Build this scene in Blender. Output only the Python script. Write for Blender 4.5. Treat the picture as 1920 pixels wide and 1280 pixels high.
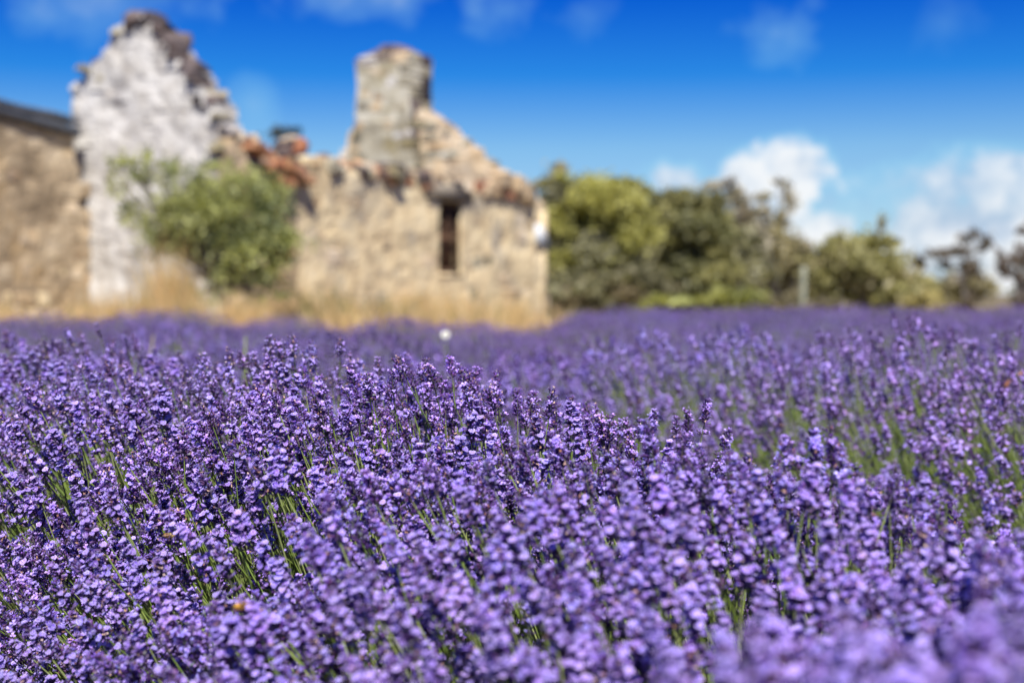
import bpy, math, random
import numpy as np
from mathutils import Vector, Matrix, noise

for o in list(bpy.data.objects):
    bpy.data.objects.remove(o, do_unlink=True)
scene = bpy.context.scene
COL = scene.collection

# ------------------------------------------------------------------ camera
FPX = 50.0 / 36.0 * 1920.0
CAM = Vector((0.0, 0.0, 0.85))
HORIZON = 550.0
PITCH = math.atan((640.0 - HORIZON) / FPX)
cam_data = bpy.data.cameras.new("camera")
cam = bpy.data.objects.new("camera", cam_data)
COL.objects.link(cam)
cam.location = CAM
cam.rotation_euler = (math.radians(90) - PITCH, 0, 0)
cam_data.lens = 50
cam_data.sensor_width = 36
cam_data.clip_start = 0.02
cam_data.clip_end = 6000
cam_data.dof.use_dof = True
cam_data.dof.focus_distance = 1.50
cam_data.dof.aperture_fstop = 4.1
cam_data.dof.aperture_blades = 0
scene.camera = cam

# ------------------------------------------------------------------ sun, exposure
SUN_ELEV = math.radians(53)
SUN_AZ = Vector((0.10, -0.995))                      # towards the sun, on the ground
SUN_AZ.normalize()
sun_data = bpy.data.lights.new("sun", "SUN")
sun_data.energy = 5.0
sun_data.angle = math.radians(0.5)
sun_data.color = (1.0, 0.955, 0.88)
sun = bpy.data.objects.new("sun", sun_data)
COL.objects.link(sun)
sd = Vector((SUN_AZ.x * math.cos(SUN_ELEV), SUN_AZ.y * math.cos(SUN_ELEV), math.sin(SUN_ELEV)))
sun.rotation_euler = sd.to_track_quat("Z", "Y").to_euler()
scene.view_settings.view_transform = "Standard"
scene.view_settings.look = "None"
scene.view_settings.gamma = 1.0
scene.view_settings.use_curve_mapping = False
scene.view_settings.exposure = 0.65
scene.render.engine = "CYCLES"
scene.cycles.use_denoising = True
scene.cycles.max_bounces = 6
scene.cycles.diffuse_bounces = 3
scene.cycles.transmission_bounces = 3
scene.cycles.transparent_max_bounces = 4


def ray(px, py):
    """Direction in the world through a pixel of the 1920x1280 photograph."""
    d = Vector(((px - 960.0) / FPX, (640.0 - py) / FPX, -1.0))
    d = cam.rotation_euler.to_matrix() @ d
    return d


def at(px, py, depth):
    d = ray(px, py)
    return CAM + d * (depth / d.y)


# ------------------------------------------------------------------ world
world = bpy.data.worlds.new("World")
scene.world = world
world.use_nodes = True
WT = world.node_tree
WT.nodes.clear()


def wn(kind, **kw):
    n = WT.nodes.new(kind)
    for k, v in kw.items():
        setattr(n, k, v)
    return n


def wl(a, b):
    WT.links.new(a, b)


def wmath(op, a, b=None, c=None, clamp=False):
    n = wn("ShaderNodeMath", operation=op, use_clamp=clamp)
    for i, x in enumerate((a, b, c)):
        if x is None:
            continue
        if isinstance(x, (int, float)):
            n.inputs[i].default_value = x
        else:
            wl(x, n.inputs[i])
    return n.outputs[0]


sky = wn("ShaderNodeTexSky")
sky.sky_type = "NISHITA"
sky.sun_disc = False
sky.sun_elevation = SUN_ELEV
sky.sun_rotation = math.atan2(SUN_AZ.x, SUN_AZ.y)
sky.altitude = 300
sky.air_density = 1.0
sky.dust_density = 0.3
sky.ozone_density = 3.0
tc = wn("ShaderNodeTexCoord")
sep = wn("ShaderNodeSeparateXYZ")
wl(tc.outputs["Generated"], sep.inputs[0])
# a polarised, deep blue sky: the Nishita colour filtered with height above the horizon
ramp = wn("ShaderNodeValToRGB")
wl(sep.outputs["Z"], ramp.inputs[0])
cr = ramp.color_ramp
cr.elements[0].position = 0.0
cr.elements[0].color = (0.66, 0.68, 0.92, 1)
cr.elements[1].position = 0.21
cr.elements[1].color = (0.001, 0.215, 0.90, 1)
for pos, c in ((0.045, (0.60, 0.72, 0.93, 1)), (0.10, (0.46, 0.70, 0.93, 1)), (0.15, (0.065, 0.43, 0.94, 1))):
    e = cr.elements.new(pos)
    e.color = c
mul = wn("ShaderNodeMix", data_type="RGBA", blend_type="MULTIPLY")
mul.inputs["Factor"].default_value = 1.0
wl(sky.outputs[0], mul.inputs["A"])
wl(ramp.outputs[0], mul.inputs["B"])
bg_sky = wn("ShaderNodeBackground")
wl(mul.outputs["Result"], bg_sky.inputs[0])
bg_sky.inputs[1].default_value = 0.075

# clouds, by direction
nz = wn("ShaderNodeTexNoise")
nz.inputs["Scale"].default_value = 34
nz.inputs["Detail"].default_value = 6
nz.inputs["Roughness"].default_value = 0.55
wl(tc.outputs["Generated"], nz.inputs["Vector"])
nzb = wn("ShaderNodeTexNoise")
nzb.inputs["Scale"].default_value = 7
nzb.inputs["Detail"].default_value = 5
mp = wn("ShaderNodeMapping")
mp.inputs["Scale"].default_value = (1, 1, 2.6)
wl(tc.outputs["Generated"], mp.inputs["Vector"])
wl(mp.outputs[0], nzb.inputs["Vector"])
nj = wmath("MULTIPLY", wmath("SUBTRACT", nz.outputs["Fac"], 0.5), 2.0)
nk = wmath("MULTIPLY", wmath("SUBTRACT", nzb.outputs["Fac"], 0.5), 2.0)


def dot(vec):
    n = wn("ShaderNodeVectorMath", operation="DOT_PRODUCT")
    wl(tc.outputs["Generated"], n.inputs[0])
    n.inputs[1].default_value = vec
    return n.outputs["Value"]


def cloud(px, py, rx, ry, strength, soft, rough):
    c = ray(px, py).normalized()
    right = Vector((0, 0, 1)).cross(c).normalized() * -1
    up = right.cross(c).normalized()
    u = wmath("DIVIDE", dot(right), rx / FPX)
    v = wmath("DIVIDE", dot(up), ry / FPX)
    r2 = wmath("SQRT", wmath("ADD", wmath("MULTIPLY", u, u), wmath("MULTIPLY", v, v)))
    m = wmath("SUBTRACT", 1.0, r2)
    m = wmath("ADD", m, wmath("MULTIPLY", nj, rough))
    m = wmath("DIVIDE", m, soft, clamp=True)
    m = wmath("MULTIPLY", wmath("SMOOTH_MIN", m, 1.0, 0.3), strength)
    front = wmath("GREATER_THAN", dot(c), 0.5)
    return wmath("MULTIPLY", m, front)


CLOUDS = [
    (1485, 318, 82, 72, 0.97, 0.50, 0.9), (1405, 335, 78, 58, 0.92, 0.55, 0.9), (1440, 385, 95, 60, 0.75, 0.8, 0.8), (1290, 345, 110, 50, 0.75, 0.9, 0.8),
    (1470, 440, 100, 70, 0.66, 0.9, 0.8), (1555, 440, 60, 50, 0.92, 0.55, 0.5), (1380, 430, 120, 60, 0.7, 0.9, 0.6),
    (1850, 345, 290, 70, 0.78, 0.9, 0.8), (1880, 430, 230, 70, 0.95, 0.75, 0.6), (1780, 455, 190, 60, 0.7, 0.9, 0.6),
    (1905, 300, 140, 45, 0.55, 1.0, 0.7), (1880, 555, 200, 60, 0.95, 0.7, 0.4), (1650, 510, 300, 80, 0.7, 1.0, 0.6),
    (1462, 62, 90, 65, 0.42, 1.6, 1.2), (1110, 32, 60, 45, 0.24, 1.7, 1.2), (935, 18, 85, 55, 0.38, 1.6, 1.1),
    (700, -5, 230, 55, 0.46, 1.4, 1.1), (170, 0, 200, 95, 0.52, 1.7, 1.0), (1770, 45, 80, 50, 0.18, 1.8, 1.2),
    (1800, 425, 270, 75, 0.9, 0.9, 0.5), (1320, 375, 160, 45, 0.6, 1.0, 0.7), (470, 200, 60, 75, 0.34, 1.1, 0.6), (1240, 330, 70, 35, 0.5, 1.0, 0.7),
]
total = None
for c in CLOUDS:
    m = cloud(*c)
    if total is None:
        total = m
    else:
        total = wmath("SUBTRACT", wmath("ADD", total, m), wmath("MULTIPLY", total, m))
# scattered fair-weather cloud over the rest of the sky
side = wmath("SUBTRACT", 1.0, wmath("DIVIDE", wmath("SUBTRACT", dot((0, 1, 0)), 0.72), 0.15, clamp=True), clamp=True)
gen = wmath("MULTIPLY", wmath("DIVIDE", wmath("SUBTRACT", nk, 0.12), 0.25, clamp=True), side)
gen = wmath("MULTIPLY", gen, wmath("GREATER_THAN", sep.outputs["Z"], 0.0))
gen = wmath("MULTIPLY", gen, 0.8)
total = wmath("MAXIMUM", total, gen)
shade = wn("ShaderNodeValToRGB")
wl(wmath("ADD", wmath("ADD", wmath("MULTIPLY", nk, 0.7), wmath("MULTIPLY", nj, 0.8)), 0.47), shade.inputs[0])
shade.color_ramp.elements[0].position = 0.25
shade.color_ramp.elements[0].color = (0.46, 0.58, 0.74, 1)
shade.color_ramp.elements[1].position = 0.65
shade.color_ramp.elements[1].color = (0.90, 0.92, 0.94, 1)
thin = wn("ShaderNodeMix", data_type="RGBA")
wl(wmath("DIVIDE", wmath("SUBTRACT", total, 0.2), 0.35, clamp=True), thin.inputs["Factor"])
thin.inputs["A"].default_value = (0.34, 0.72, 0.90, 1)
wl(shade.outputs[0], thin.inputs["B"])
bg_cloud = wn("ShaderNodeBackground")
wl(thin.outputs["Result"], bg_cloud.inputs[0])
bg_cloud.inputs[1].default_value = 0.66
mixs = wn("ShaderNodeMixShader")
wl(total, mixs.inputs[0])
wl(bg_sky.outputs[0], mixs.inputs[1])
wl(bg_cloud.outputs[0], mixs.inputs[2])
wout = wn("ShaderNodeOutputWorld")
wl(mixs.outputs[0], wout.inputs[0])

# ------------------------------------------------------------------ materials


def new_mat(name):
    m = bpy.data.materials.new(name)
    m.use_nodes = True
    nt = m.node_tree
    nt.nodes.clear()
    return m, nt, nt.nodes, nt.links


def leaf_mat(name, rough=0.55, trans=0.35, spec=0.25, vary=0.12, trans_tint=(1, 1, 1), hue=0.0):
    """Petals and leaves: colour from the mesh, a little per-object variety, light passing through."""
    m, nt, N, L = new_mat(name)
    a = N.new("ShaderNodeAttribute")
    a.attribute_name = "Col"
    oi = N.new("ShaderNodeObjectInfo")
    mr = N.new("ShaderNodeMapRange")
    L.new(oi.outputs["Random"], mr.inputs["Value"])
    mr.inputs["To Min"].default_value = 1 - vary
    mr.inputs["To Max"].default_value = 1 + vary
    hs = N.new("ShaderNodeHueSaturation")
    L.new(a.outputs["Color"], hs.inputs["Color"])
    L.new(mr.outputs[0], hs.inputs["Value"])
    for sock, mult, lo, hi in (("Hue", 7.31, 0.5 - hue, 0.5 + hue), ("Saturation", 13.7, 1 - 7 * hue, 1.0 + 3 * hue)):
        m1 = N.new("ShaderNodeMath")
        m1.operation = "MULTIPLY"
        L.new(oi.outputs["Random"], m1.inputs[0])
        m1.inputs[1].default_value = mult
        m2 = N.new("ShaderNodeMath")
        m2.operation = "FRACT"
        L.new(m1.outputs[0], m2.inputs[0])
        m3 = N.new("ShaderNodeMapRange")
        L.new(m2.outputs[0], m3.inputs["Value"])
        m3.inputs["To Min"].default_value = lo
        m3.inputs["To Max"].default_value = hi
        L.new(m3.outputs[0], hs.inputs[sock])
    p = N.new("ShaderNodeBsdfPrincipled")
    L.new(hs.outputs[0], p.inputs["Base Color"])
    p.inputs["Roughness"].default_value = rough
    p.inputs["Specular IOR Level"].default_value = spec
    t = N.new("ShaderNodeBsdfTranslucent")
    mx = N.new("ShaderNodeMix")
    mx.data_type = "RGBA"
    mx.blend_type = "MULTIPLY"
    mx.inputs["Factor"].default_value = 1
    L.new(hs.outputs[0], mx.inputs["A"])
    mx.inputs["B"].default_value = (*trans_tint, 1)
    L.new(mx.outputs["Result"], t.inputs["Color"])
    ms = N.new("ShaderNodeMixShader")
    ms.inputs[0].default_value = trans
    L.new(p.outputs[0], ms.inputs[1])
    L.new(t.outputs[0], ms.inputs[2])
    o = N.new("ShaderNodeOutputMaterial")
    L.new(ms.outputs[0], o.inputs[0])
    return m


def stone_mat(name, stops, scale=2.2, per_object=0.35, stain=None, stain_amt=0.5, fine=18, bump=0.5, rough=0.92):
    """Weathered masonry: mottled by world-space noise, each stone with its own tone, optional lichen or soot."""
    m, nt, N, L = new_mat(name)
    geo = N.new("ShaderNodeNewGeometry")
    n1 = N.new("ShaderNodeTexNoise")
    n1.inputs["Scale"].default_value = scale
    n1.inputs["Detail"].default_value = 7
    n1.inputs["Roughness"].default_value = 0.62
    L.new(geo.outputs["Position"], n1.inputs["Vector"])
    oi = N.new("ShaderNodeObjectInfo")
    ma = N.new("ShaderNodeMath")
    ma.operation = "MULTIPLY_ADD"
    L.new(oi.outputs["Random"], ma.inputs[0])
    ma.inputs[1].default_value = per_object
    ma.inputs[2].default_value = -per_object / 2
    ad = N.new("ShaderNodeMath")
    ad.operation = "ADD"
    L.new(n1.outputs["Fac"], ad.inputs[0])
    L.new(ma.outputs[0], ad.inputs[1])
    cr = N.new("ShaderNodeValToRGB")
    L.new(ad.outputs[0], cr.inputs[0])
    els = cr.color_ramp.elements
    els[0].position, els[0].color = stops[0][0], (*stops[0][1], 1)
    els[1].position, els[1].color = stops[-1][0], (*stops[-1][1], 1)
    for pos, c in stops[1:-1]:
        els.new(pos).color = (*c, 1)
    col = cr.outputs[0]
    if stain:
        n2 = N.new("ShaderNodeTexNoise")
        n2.inputs["Scale"].default_value = 1.3
        n2.inputs["Detail"].default_value = 8
        n2.inputs["Roughness"].default_value = 0.7
        mpv = N.new("ShaderNodeMapping")
        mpv.inputs["Location"].default_value = (7, 3, 1)
        L.new(geo.outputs["Position"], mpv.inputs["Vector"])
        L.new(mpv.outputs[0], n2.inputs["Vector"])
        mr = N.new("ShaderNodeMapRange")
        L.new(n2.outputs["Fac"], mr.inputs["Value"])
        mr.inputs["From Min"].default_value = 0.50
        mr.inputs["From Max"].default_value = 0.64
        mr.inputs["To Max"].default_value = stain_amt
        mx = N.new("ShaderNodeMix")
        mx.data_type = "RGBA"
        L.new(mr.outputs[0], mx.inputs["Factor"])
        L.new(col, mx.inputs["A"])
        mx.inputs["B"].default_value = (*stain, 1)
        col = mx.outputs["Result"]
    p = N.new("ShaderNodeBsdfPrincipled")
    L.new(col, p.inputs["Base Color"])
    p.inputs["Roughness"].default_value = rough
    p.inputs["Specular IOR Level"].default_value = 0.2
    n3 = N.new("ShaderNodeTexNoise")
    n3.inputs["Scale"].default_value = fine
    n3.inputs["Detail"].default_value = 6
    L.new(geo.outputs["Position"], n3.inputs["Vector"])
    b = N.new("ShaderNodeBump")
    b.inputs["Strength"].default_value = bump
    b.inputs["Distance"].default_value = 0.04
    L.new(n3.outputs["Fac"], b.inputs["Height"])
    L.new(b.outputs[0], p.inputs["Normal"])
    o = N.new("ShaderNodeOutputMaterial")
    L.new(p.outputs[0], o.inputs[0])
    return m


M_flower = leaf_mat("lavender_flower", 0.5, 0.30, 0.25, 0.18, (1, 1, 1), 0.010)
M_stem = leaf_mat("lavender_stem", 0.45, 0.15, 0.35, 0.15)
M_leaf = leaf_mat("foliage", 0.5, 0.45, 0.3, 0.10, (1.1, 1.1, 0.6))
M_grass = leaf_mat("dry_grass", 0.6, 0.35, 0.2, 0.05)
M_white_stone = stone_mat("whitewashed_stone", [(0.18, (0.16, 0.14, 0.14)), (0.33, (0.38, 0.345, 0.30)), (0.44, (0.50, 0.475, 0.435)), (0.60, (0.62, 0.60, 0.565)), (0.76, (0.58, 0.50, 0.39))],
                          2.4, 0.16, (0.24, 0.22, 0.21), 0.85)
M_tan_stone = stone_mat("sandstone", [(0.25, (0.28, 0.19, 0.11)), (0.42, (0.50, 0.365, 0.215)), (0.58, (0.62, 0.48, 0.31)), (0.8, (0.68, 0.58, 0.44))],
                        2.6, 0.42, (0.33, 0.27, 0.21), 0.6)
M_render = stone_mat("lime_render", [(0.30, (0.34, 0.26, 0.17)), (0.43, (0.60, 0.465, 0.275)), (0.6, (0.73, 0.595, 0.365)), (0.78, (0.56, 0.47, 0.34))],
                     2.6, 0.2, (0.34, 0.30, 0.245), 0.85)
M_wing = stone_mat("brown_render", [(0.30, (0.22, 0.165, 0.105)), (0.46, (0.38, 0.29, 0.185)), (0.6, (0.52, 0.42, 0.29)), (0.78, (0.42, 0.36, 0.28))],
                   1.5, 0.2, (0.36, 0.24, 0.11), 0.6)
M_dark_stone = stone_mat("lichened_stone", [(0.25, (0.03, 0.025, 0.027)), (0.5, (0.075, 0.06, 0.06)), (0.75, (0.16, 0.125, 0.115))],
                         4, 0.5, (0.22, 0.12, 0.07), 0.4)
M_grey_stone = stone_mat("grey_lichen_stone", [(0.25, (0.12, 0.105, 0.075)), (0.45, (0.28, 0.25, 0.18)), (0.62, (0.43, 0.395, 0.31)), (0.8, (0.56, 0.53, 0.44))],
                         2.4, 0.4, (0.22, 0.175, 0.07), 0.75)
M_brick = stone_mat("red_brick", [(0.25, (0.20, 0.075, 0.045)), (0.5, (0.42, 0.19, 0.09)), (0.75, (0.58, 0.33, 0.17))], 5, 0.5, (0.3, 0.25, 0.22), 0.4)
M_ground = stone_mat("soil", [(0.3, (0.10, 0.08, 0.05)), (0.5, (0.17, 0.13, 0.08)), (0.7, (0.24, 0.19, 0.12))], 3, 0.0, (0.12, 0.14, 0.05), 0.6)
M_wood = stone_mat("old_timber", [(0.3, (0.05, 0.028, 0.018)), (0.6, (0.13, 0.07, 0.042)), (0.8, (0.20, 0.115, 0.07))], 8, 0.4)
M_lintel = stone_mat("grey_timber", [(0.3, (0.16, 0.135, 0.105)), (0.6, (0.28, 0.24, 0.19)), (0.8, (0.36, 0.32, 0.26))], 6, 0.2)
M_roof = stone_mat("dull_roof_sheet", [(0.3, (0.05, 0.055, 0.065)), (0.6, (0.10, 0.105, 0.12)), (0.8, (0.16, 0.165, 0.18))], 3, 0.2, None, 0, 30, 0.1, 0.6)
M_white = stone_mat("white_paint", [(0.3, (0.50, 0.53, 0.56)), (0.7, (0.60, 0.62, 0.64))], 6, 0.0, None, 0, 30, 0.1, 0.5)
M_bark = stone_mat("bark", [(0.3, (0.10, 0.085, 0.07)), (0.5, (0.22, 0.19, 0.165)), (0.75, (0.36, 0.32, 0.29))], 3, 0.4)
M_pale = stone_mat("pale_bark", [(0.3, (0.22, 0.23, 0.17)), (0.7, (0.32, 0.33, 0.26))], 2, 0.1)


def wing_mat():
    m, nt, N, L = new_mat("bee_wing")
    p = N.new("ShaderNodeBsdfPrincipled")
    p.inputs["Base Color"].default_value = (0.30, 0.20, 0.17, 1)
    p.inputs["Roughness"].default_value = 0.25
    t = N.new("ShaderNodeBsdfTransparent")
    ms = N.new("ShaderNodeMixShader")
    ms.inputs[0].default_value = 0.65
    L.new(t.outputs[0], ms.inputs[1])
    L.new(p.outputs[0], ms.inputs[2])
    o = N.new("ShaderNodeOutputMaterial")
    L.new(ms.outputs[0], o.inputs[0])
    return m


M_bee_wing = wing_mat()

# ------------------------------------------------------------------ helpers


class Tpl:
    """A small triangle soup with a colour per vertex and a material slot per triangle."""

    def __init__(self):
        self.v, self.t, self.c, self.m = [], [], [], []

    def add(self, v, t, c, m=0):
        o = len(self.v)
        self.v.extend(tuple(x) for x in v)
        self.t.extend((a + o, b + o, d + o) for a, b, d in t)
        if isinstance(c, tuple):
            c = [c] * len(v)
        self.c.extend(c)
        self.m.extend([m] * len(t))

    def arrays(self):
        return (np.array(self.v, dtype=np.float32).reshape(-1, 3), np.array(self.t, dtype=np.int32).reshape(-1, 3),
                np.array(self.c, dtype=np.float32).reshape(-1, 3), np.array(self.m, dtype=np.int32))


def mesh_np(name, v, t, c, m, mats, smooth=False):
    me = bpy.data.meshes.new(name)
    nv, nt = len(v), len(t)
    me.vertices.add(nv)
    me.vertices.foreach_set("co", np.ascontiguousarray(v, dtype=np.float32).ravel())
    me.loops.add(nt * 3)
    me.loops.foreach_set("vertex_index", np.ascontiguousarray(t, dtype=np.int32).ravel())
    me.polygons.add(nt)
    me.polygons.foreach_set("loop_start", np.arange(0, nt * 3, 3, dtype=np.int32))
    for x in mats:
        me.materials.append(x)
    if m is not None:
        me.polygons.foreach_set("material_index", np.ascontiguousarray(m, dtype=np.int32))
    if smooth:
        me.polygons.foreach_set("use_smooth", np.ones(nt, dtype=bool))
    if c is not None:
        ca = me.color_attributes.new("Col", "FLOAT_COLOR", "POINT")
        rgba = np.ones((nv, 4), dtype=np.float32)
        rgba[:, :3] = c
        ca.data.foreach_set("color", rgba.ravel())
    me.update(calc_edges=True)
    return me


def tpl_mesh(name, tpl, mats, smooth=False):
    v, t, c, m = tpl.arrays()
    return mesh_np(name, v, t, c, m, mats, smooth)


def join(tpls, picks, mats4, tint=None):
    """One soup from many placed copies: picks[i] = template index, mats4[i] = 4x4 numpy."""
    V, T, C, Mi = [], [], [], []
    off = 0
    picks = np.asarray(picks)
    for k, tp in enumerate(tpls):
        sel = np.nonzero(picks == k)[0]
        if len(sel) == 0:
            continue
        v, t, c, m = tp
        A = mats4[sel]
        pv = np.einsum("nij,vj->nvi", A[:, :3, :3], v) + A[:, None, :3, 3]
        n = len(sel)
        V.append(pv.reshape(-1, 3))
        T.append((t[None] + (np.arange(n) * len(v))[:, None, None] + off).reshape(-1, 3))
        cc = np.repeat(c[None], n, 0)
        if tint is not None:
            cc = cc * tint[sel][:, None, :]
        C.append(cc.reshape(-1, 3))
        Mi.append(np.tile(m, n))
        off += n * len(v)
    return np.concatenate(V), np.concatenate(T), np.concatenate(C), np.concatenate(Mi)


def link(name, me, parent=None, **props):
    o = bpy.data.objects.new(name, me)
    COL.objects.link(o)
    if parent is not None:
        o.parent = parent
    for k, v in props.items():
        o[k] = v
    return o


def thing(name, label, cat, loc=(0, 0, 0), group=None):
    o = link(name, None, None, label=label, category=cat)
    o.location = loc
    if group:
        o["group"] = group
    return o


def copy_tree(o, parent=None):
    c = o.copy()
    COL.objects.link(c)
    c.parent = parent
    for ch in list(o.children):
        copy_tree(ch, c)
    return c


def tube(tpl, pts, radii, sides, col, m=0, cap=True):
    pts = [Vector(p) for p in pts]
    base, tris, cols = [], [], []
    n = len(pts)
    for i, p in enumerate(pts):
        d = (pts[min(i + 1, n - 1)] - pts[max(i - 1, 0)]).normalized()
        a = d.cross(Vector((0.31, 0.57, 0.76)))
        if a.length < 1e-3:
            a = d.cross(Vector((1, 0, 0)))
        a.normalize()
        b = d.cross(a)
        for k in range(sides):
            w = 2 * math.pi * k / sides
            base.append(p + (a * math.cos(w) + b * math.sin(w)) * radii[i])
            cols.append(col[i] if isinstance(col, list) else col)
    for i in range(n - 1):
        for k in range(sides):
            a0, a1 = i * sides + k, i * sides + (k + 1) % sides
            b0, b1 = a0 + sides, a1 + sides
            tris += [(a0, a1, b1), (a0, b1, b0)]
    if cap:
        base.append(pts[-1] + (pts[-1] - pts[-2]).normalized() * radii[-1] * 0.5)
        cols.append(col[-1] if isinstance(col, list) else col)
        e = len(base) - 1
        for k in range(sides):
            tris.append(((n - 1) * sides + k, (n - 1) * sides + (k + 1) % sides, e))
    tpl.add(base, tris, cols, m)


def basis(axis, roll):
    axis = axis.normalized()
    a = axis.cross(Vector((0.2, 0.9, 0.37)))
    a.normalize()
    b = axis.cross(a)
    x = a * math.cos(roll) + b * math.sin(roll)
    y = axis.cross(x)
    return x, y, axis


def place(p, axis, roll, s):
    x, y, z = basis(axis, roll)
    return Matrix(((x.x * s, y.x * s, z.x * s, p.x), (x.y * s, y.y * s, z.y * s, p.y), (x.z * s, y.z * s, z.z * s, p.z), (0, 0, 0, 1)))


# ------------------------------------------------------------------ ground
def ground():
    v, f = [], []
    n = 60
    xs = [math.copysign(abs(k) ** 2.2, k) for k in np.linspace(-18, 18, n)]
    ys = [-20 + k ** 2.2 for k in np.linspace(0, 22, n)]
    for y in ys:
        for x in xs:
            h = 0.0
            if math.hypot(x, y) > 60:
                h = 0.3 * noise.noise((x * 0.01, y * 0.01, 0))
            v.append((x, y, h - 0.0))
    for j in range(n - 1):
        for i in range(n - 1):
            a = j * n + i
            f.append((a, a + 1, a + n + 1, a + n))
    me = bpy.data.meshes.new("ground")
    me.from_pydata(v, [], f)
    me.materials.append(M_ground)
    link("ground", me, None, kind="structure")


ground()

# ------------------------------------------------------------------ the ruin
EAVE_DIR = Vector((0.494, 0.870))       # the front wall runs back to the right
GABLE_DIR = Vector((-0.870, 0.494))     # the cross walls run back to the left
F0 = Vector((-3.2, 22.8))


def hit_plane(px, py, O, d):
    """Pixel to (along, height) on the upright plane through O along d."""
    r = ray(px, py)
    # CAM.xy + k r.xy = O + s d
    a, b, c, e = r.x, -d.x, r.y, -d.y
    det = a * e - b * c
    rx, ry = O.x - CAM.x, O.y - CAM.y
    k = (rx * e - b * ry) / det
    s = (a * ry - c * rx) / det
    return s, CAM.z + k * r.z


def inside(poly, s, z):
    n, r = len(poly), False
    j = n - 1
    for i in range(n):
        (si, zi), (sj, zj) = poly[i], poly[j]
        if (zi > z) != (zj > z) and s < (sj - si) * (z - zi) / (zj - zi) + si:
            r = not r
        j = i
    return r


def facing(d):
    n = Vector((d.y, -d.x))
    return n if n.y < 0 else -n


class Wall:
    def __init__(self, O, d, outline_px, thick, holes_px=()):
        self.O, self.d, self.n = O, d, facing(d)
        self.poly = [hit_plane(x, y, O, d) for x, y in outline_px]
        self.holes = [[hit_plane(x, y, O, d) for x, y in h] for h in holes_px]
        self.thick = thick

    def pt(self, s, z, out=0.0):
        p = self.O + self.d * s + self.n * out
        return Vector((p.x, p.y, z))

    def has(self, s, z):
        return inside(self.poly, s, z) and not any(inside(h, s, z) for h in self.holes)

    def build(self, name, mat, parent, res=0.09, rough=0.03):
        S = [p[0] for p in self.poly]
        Z = [p[1] for p in self.poly]
        s0, z0 = min(S), min(Z)
        ns, nz_ = int((max(S) - s0) / res) + 2, int((max(Z) - z0) / res) + 2
        cell = {(i, j) for i in range(ns) for j in range(nz_) if self.has(s0 + (i + 0.5) * res, z0 + (j + 0.5) * res)}
        idx, v, f = {}, [], []

        def vert(i, j, side):
            k = (i, j, side)
            if k not in idx:
                s, z = s0 + i * res, z0 + j * res
                w = noise.noise((s * 1.7, z * 1.7, self.O.x)) * rough * 1.5 + noise.noise((s * 6, z * 6, 3)) * rough
                js, jz = noise.noise((s * 9, z * 9, 8)) * 0.03, noise.noise((s * 9, z * 9, 18)) * 0.03
                if self.edge_hole(s, z, res * 1.1):
                    js = jz = 0
                    w *= 0.3
                idx[k] = len(v)
                v.append(self.pt(s + js, z + jz, w if side == 0 else -self.thick + w))
            return idx[k]

        for (i, j) in cell:
            a = [(i, j), (i + 1, j), (i + 1, j + 1), (i, j + 1)]
            f.append([vert(x, y, 0) for x, y in a])
            f.append([vert(x, y, 1) for x, y in reversed(a)])
            for (nb, e0, e1) in (((i, j - 1), a[0], a[1]), ((i + 1, j), a[1], a[2]), ((i, j + 1), a[2], a[3]), ((i - 1, j), a[3], a[0])):
                if nb not in cell:
                    f.append([vert(*e0, 1), vert(*e1, 1), vert(*e1, 0), vert(*e0, 0)])
        me = bpy.data.meshes.new(name)
        me.from_pydata(v, [], f)
        import bmesh
        bm = bmesh.new()
        bm.from_mesh(me)
        bmesh.ops.recalc_face_normals(bm, faces=bm.faces)
        bm.to_mesh(me)
        bm.free()
        me.materials.append(mat)
        return link(name, me, parent)

    def edge_hole(self, s, z, tol):
        for h in self.holes:
            S = [p[0] for p in h]
            Z = [p[1] for p in h]
            if min(S) - tol < s < max(S) + tol and min(Z) - tol < z < max(Z) + tol:
                return True
        return False


def stone_variants():
    out = []
    import bmesh
    for k in range(8):
        rng = random.Random(50 + k)
        bm = bmesh.new()
        bmesh.ops.create_cube(bm, size=2)
        bmesh.ops.bevel(bm, geom=bm.edges[:] + bm.verts[:], offset=0.28, segments=1, affect="EDGES", profile=0.6)
        for vv in bm.verts:
            vv.co += Vector((rng.uniform(-1, 1), rng.uniform(-1, 1), rng.uniform(-1, 1))) * 0.11
        me = bpy.data.meshes.new("stone")
        bm.to_mesh(me)
        bm.free()
        out.append(me)
    return out


STONES = stone_variants()
STONE_BY_MAT = {}


def stone_mesh(mat, k):
    key = (mat.name, k % len(STONES))
    if key not in STONE_BY_MAT:
        me = STONES[k % len(STONES)].copy()
        me.materials.append(mat)
        STONE_BY_MAT[key] = me
    return STONE_BY_MAT[key]


def set_stone(parent, mat, k, p, xdir, size, rot=(0, 0, 0), name="stone"):
    """size = half extents along xdir, across, up."""
    o = link(name, stone_mesh(mat, k), parent)
    x = Vector((xdir.x, xdir.y, 0))
    y = Vector((0, 0, 1)).cross(x)
    R = Matrix((x, y, Vector((0, 0, 1)))).transposed()
    from mathutils import Euler
    R = R @ Euler(rot).to_matrix()
    Mx = Matrix.Translation(p) @ R.to_4x4() @ Matrix.Diagonal((size[0], size[1], size[2], 1))
    o.matrix_basis = Mx
    return o


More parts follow.
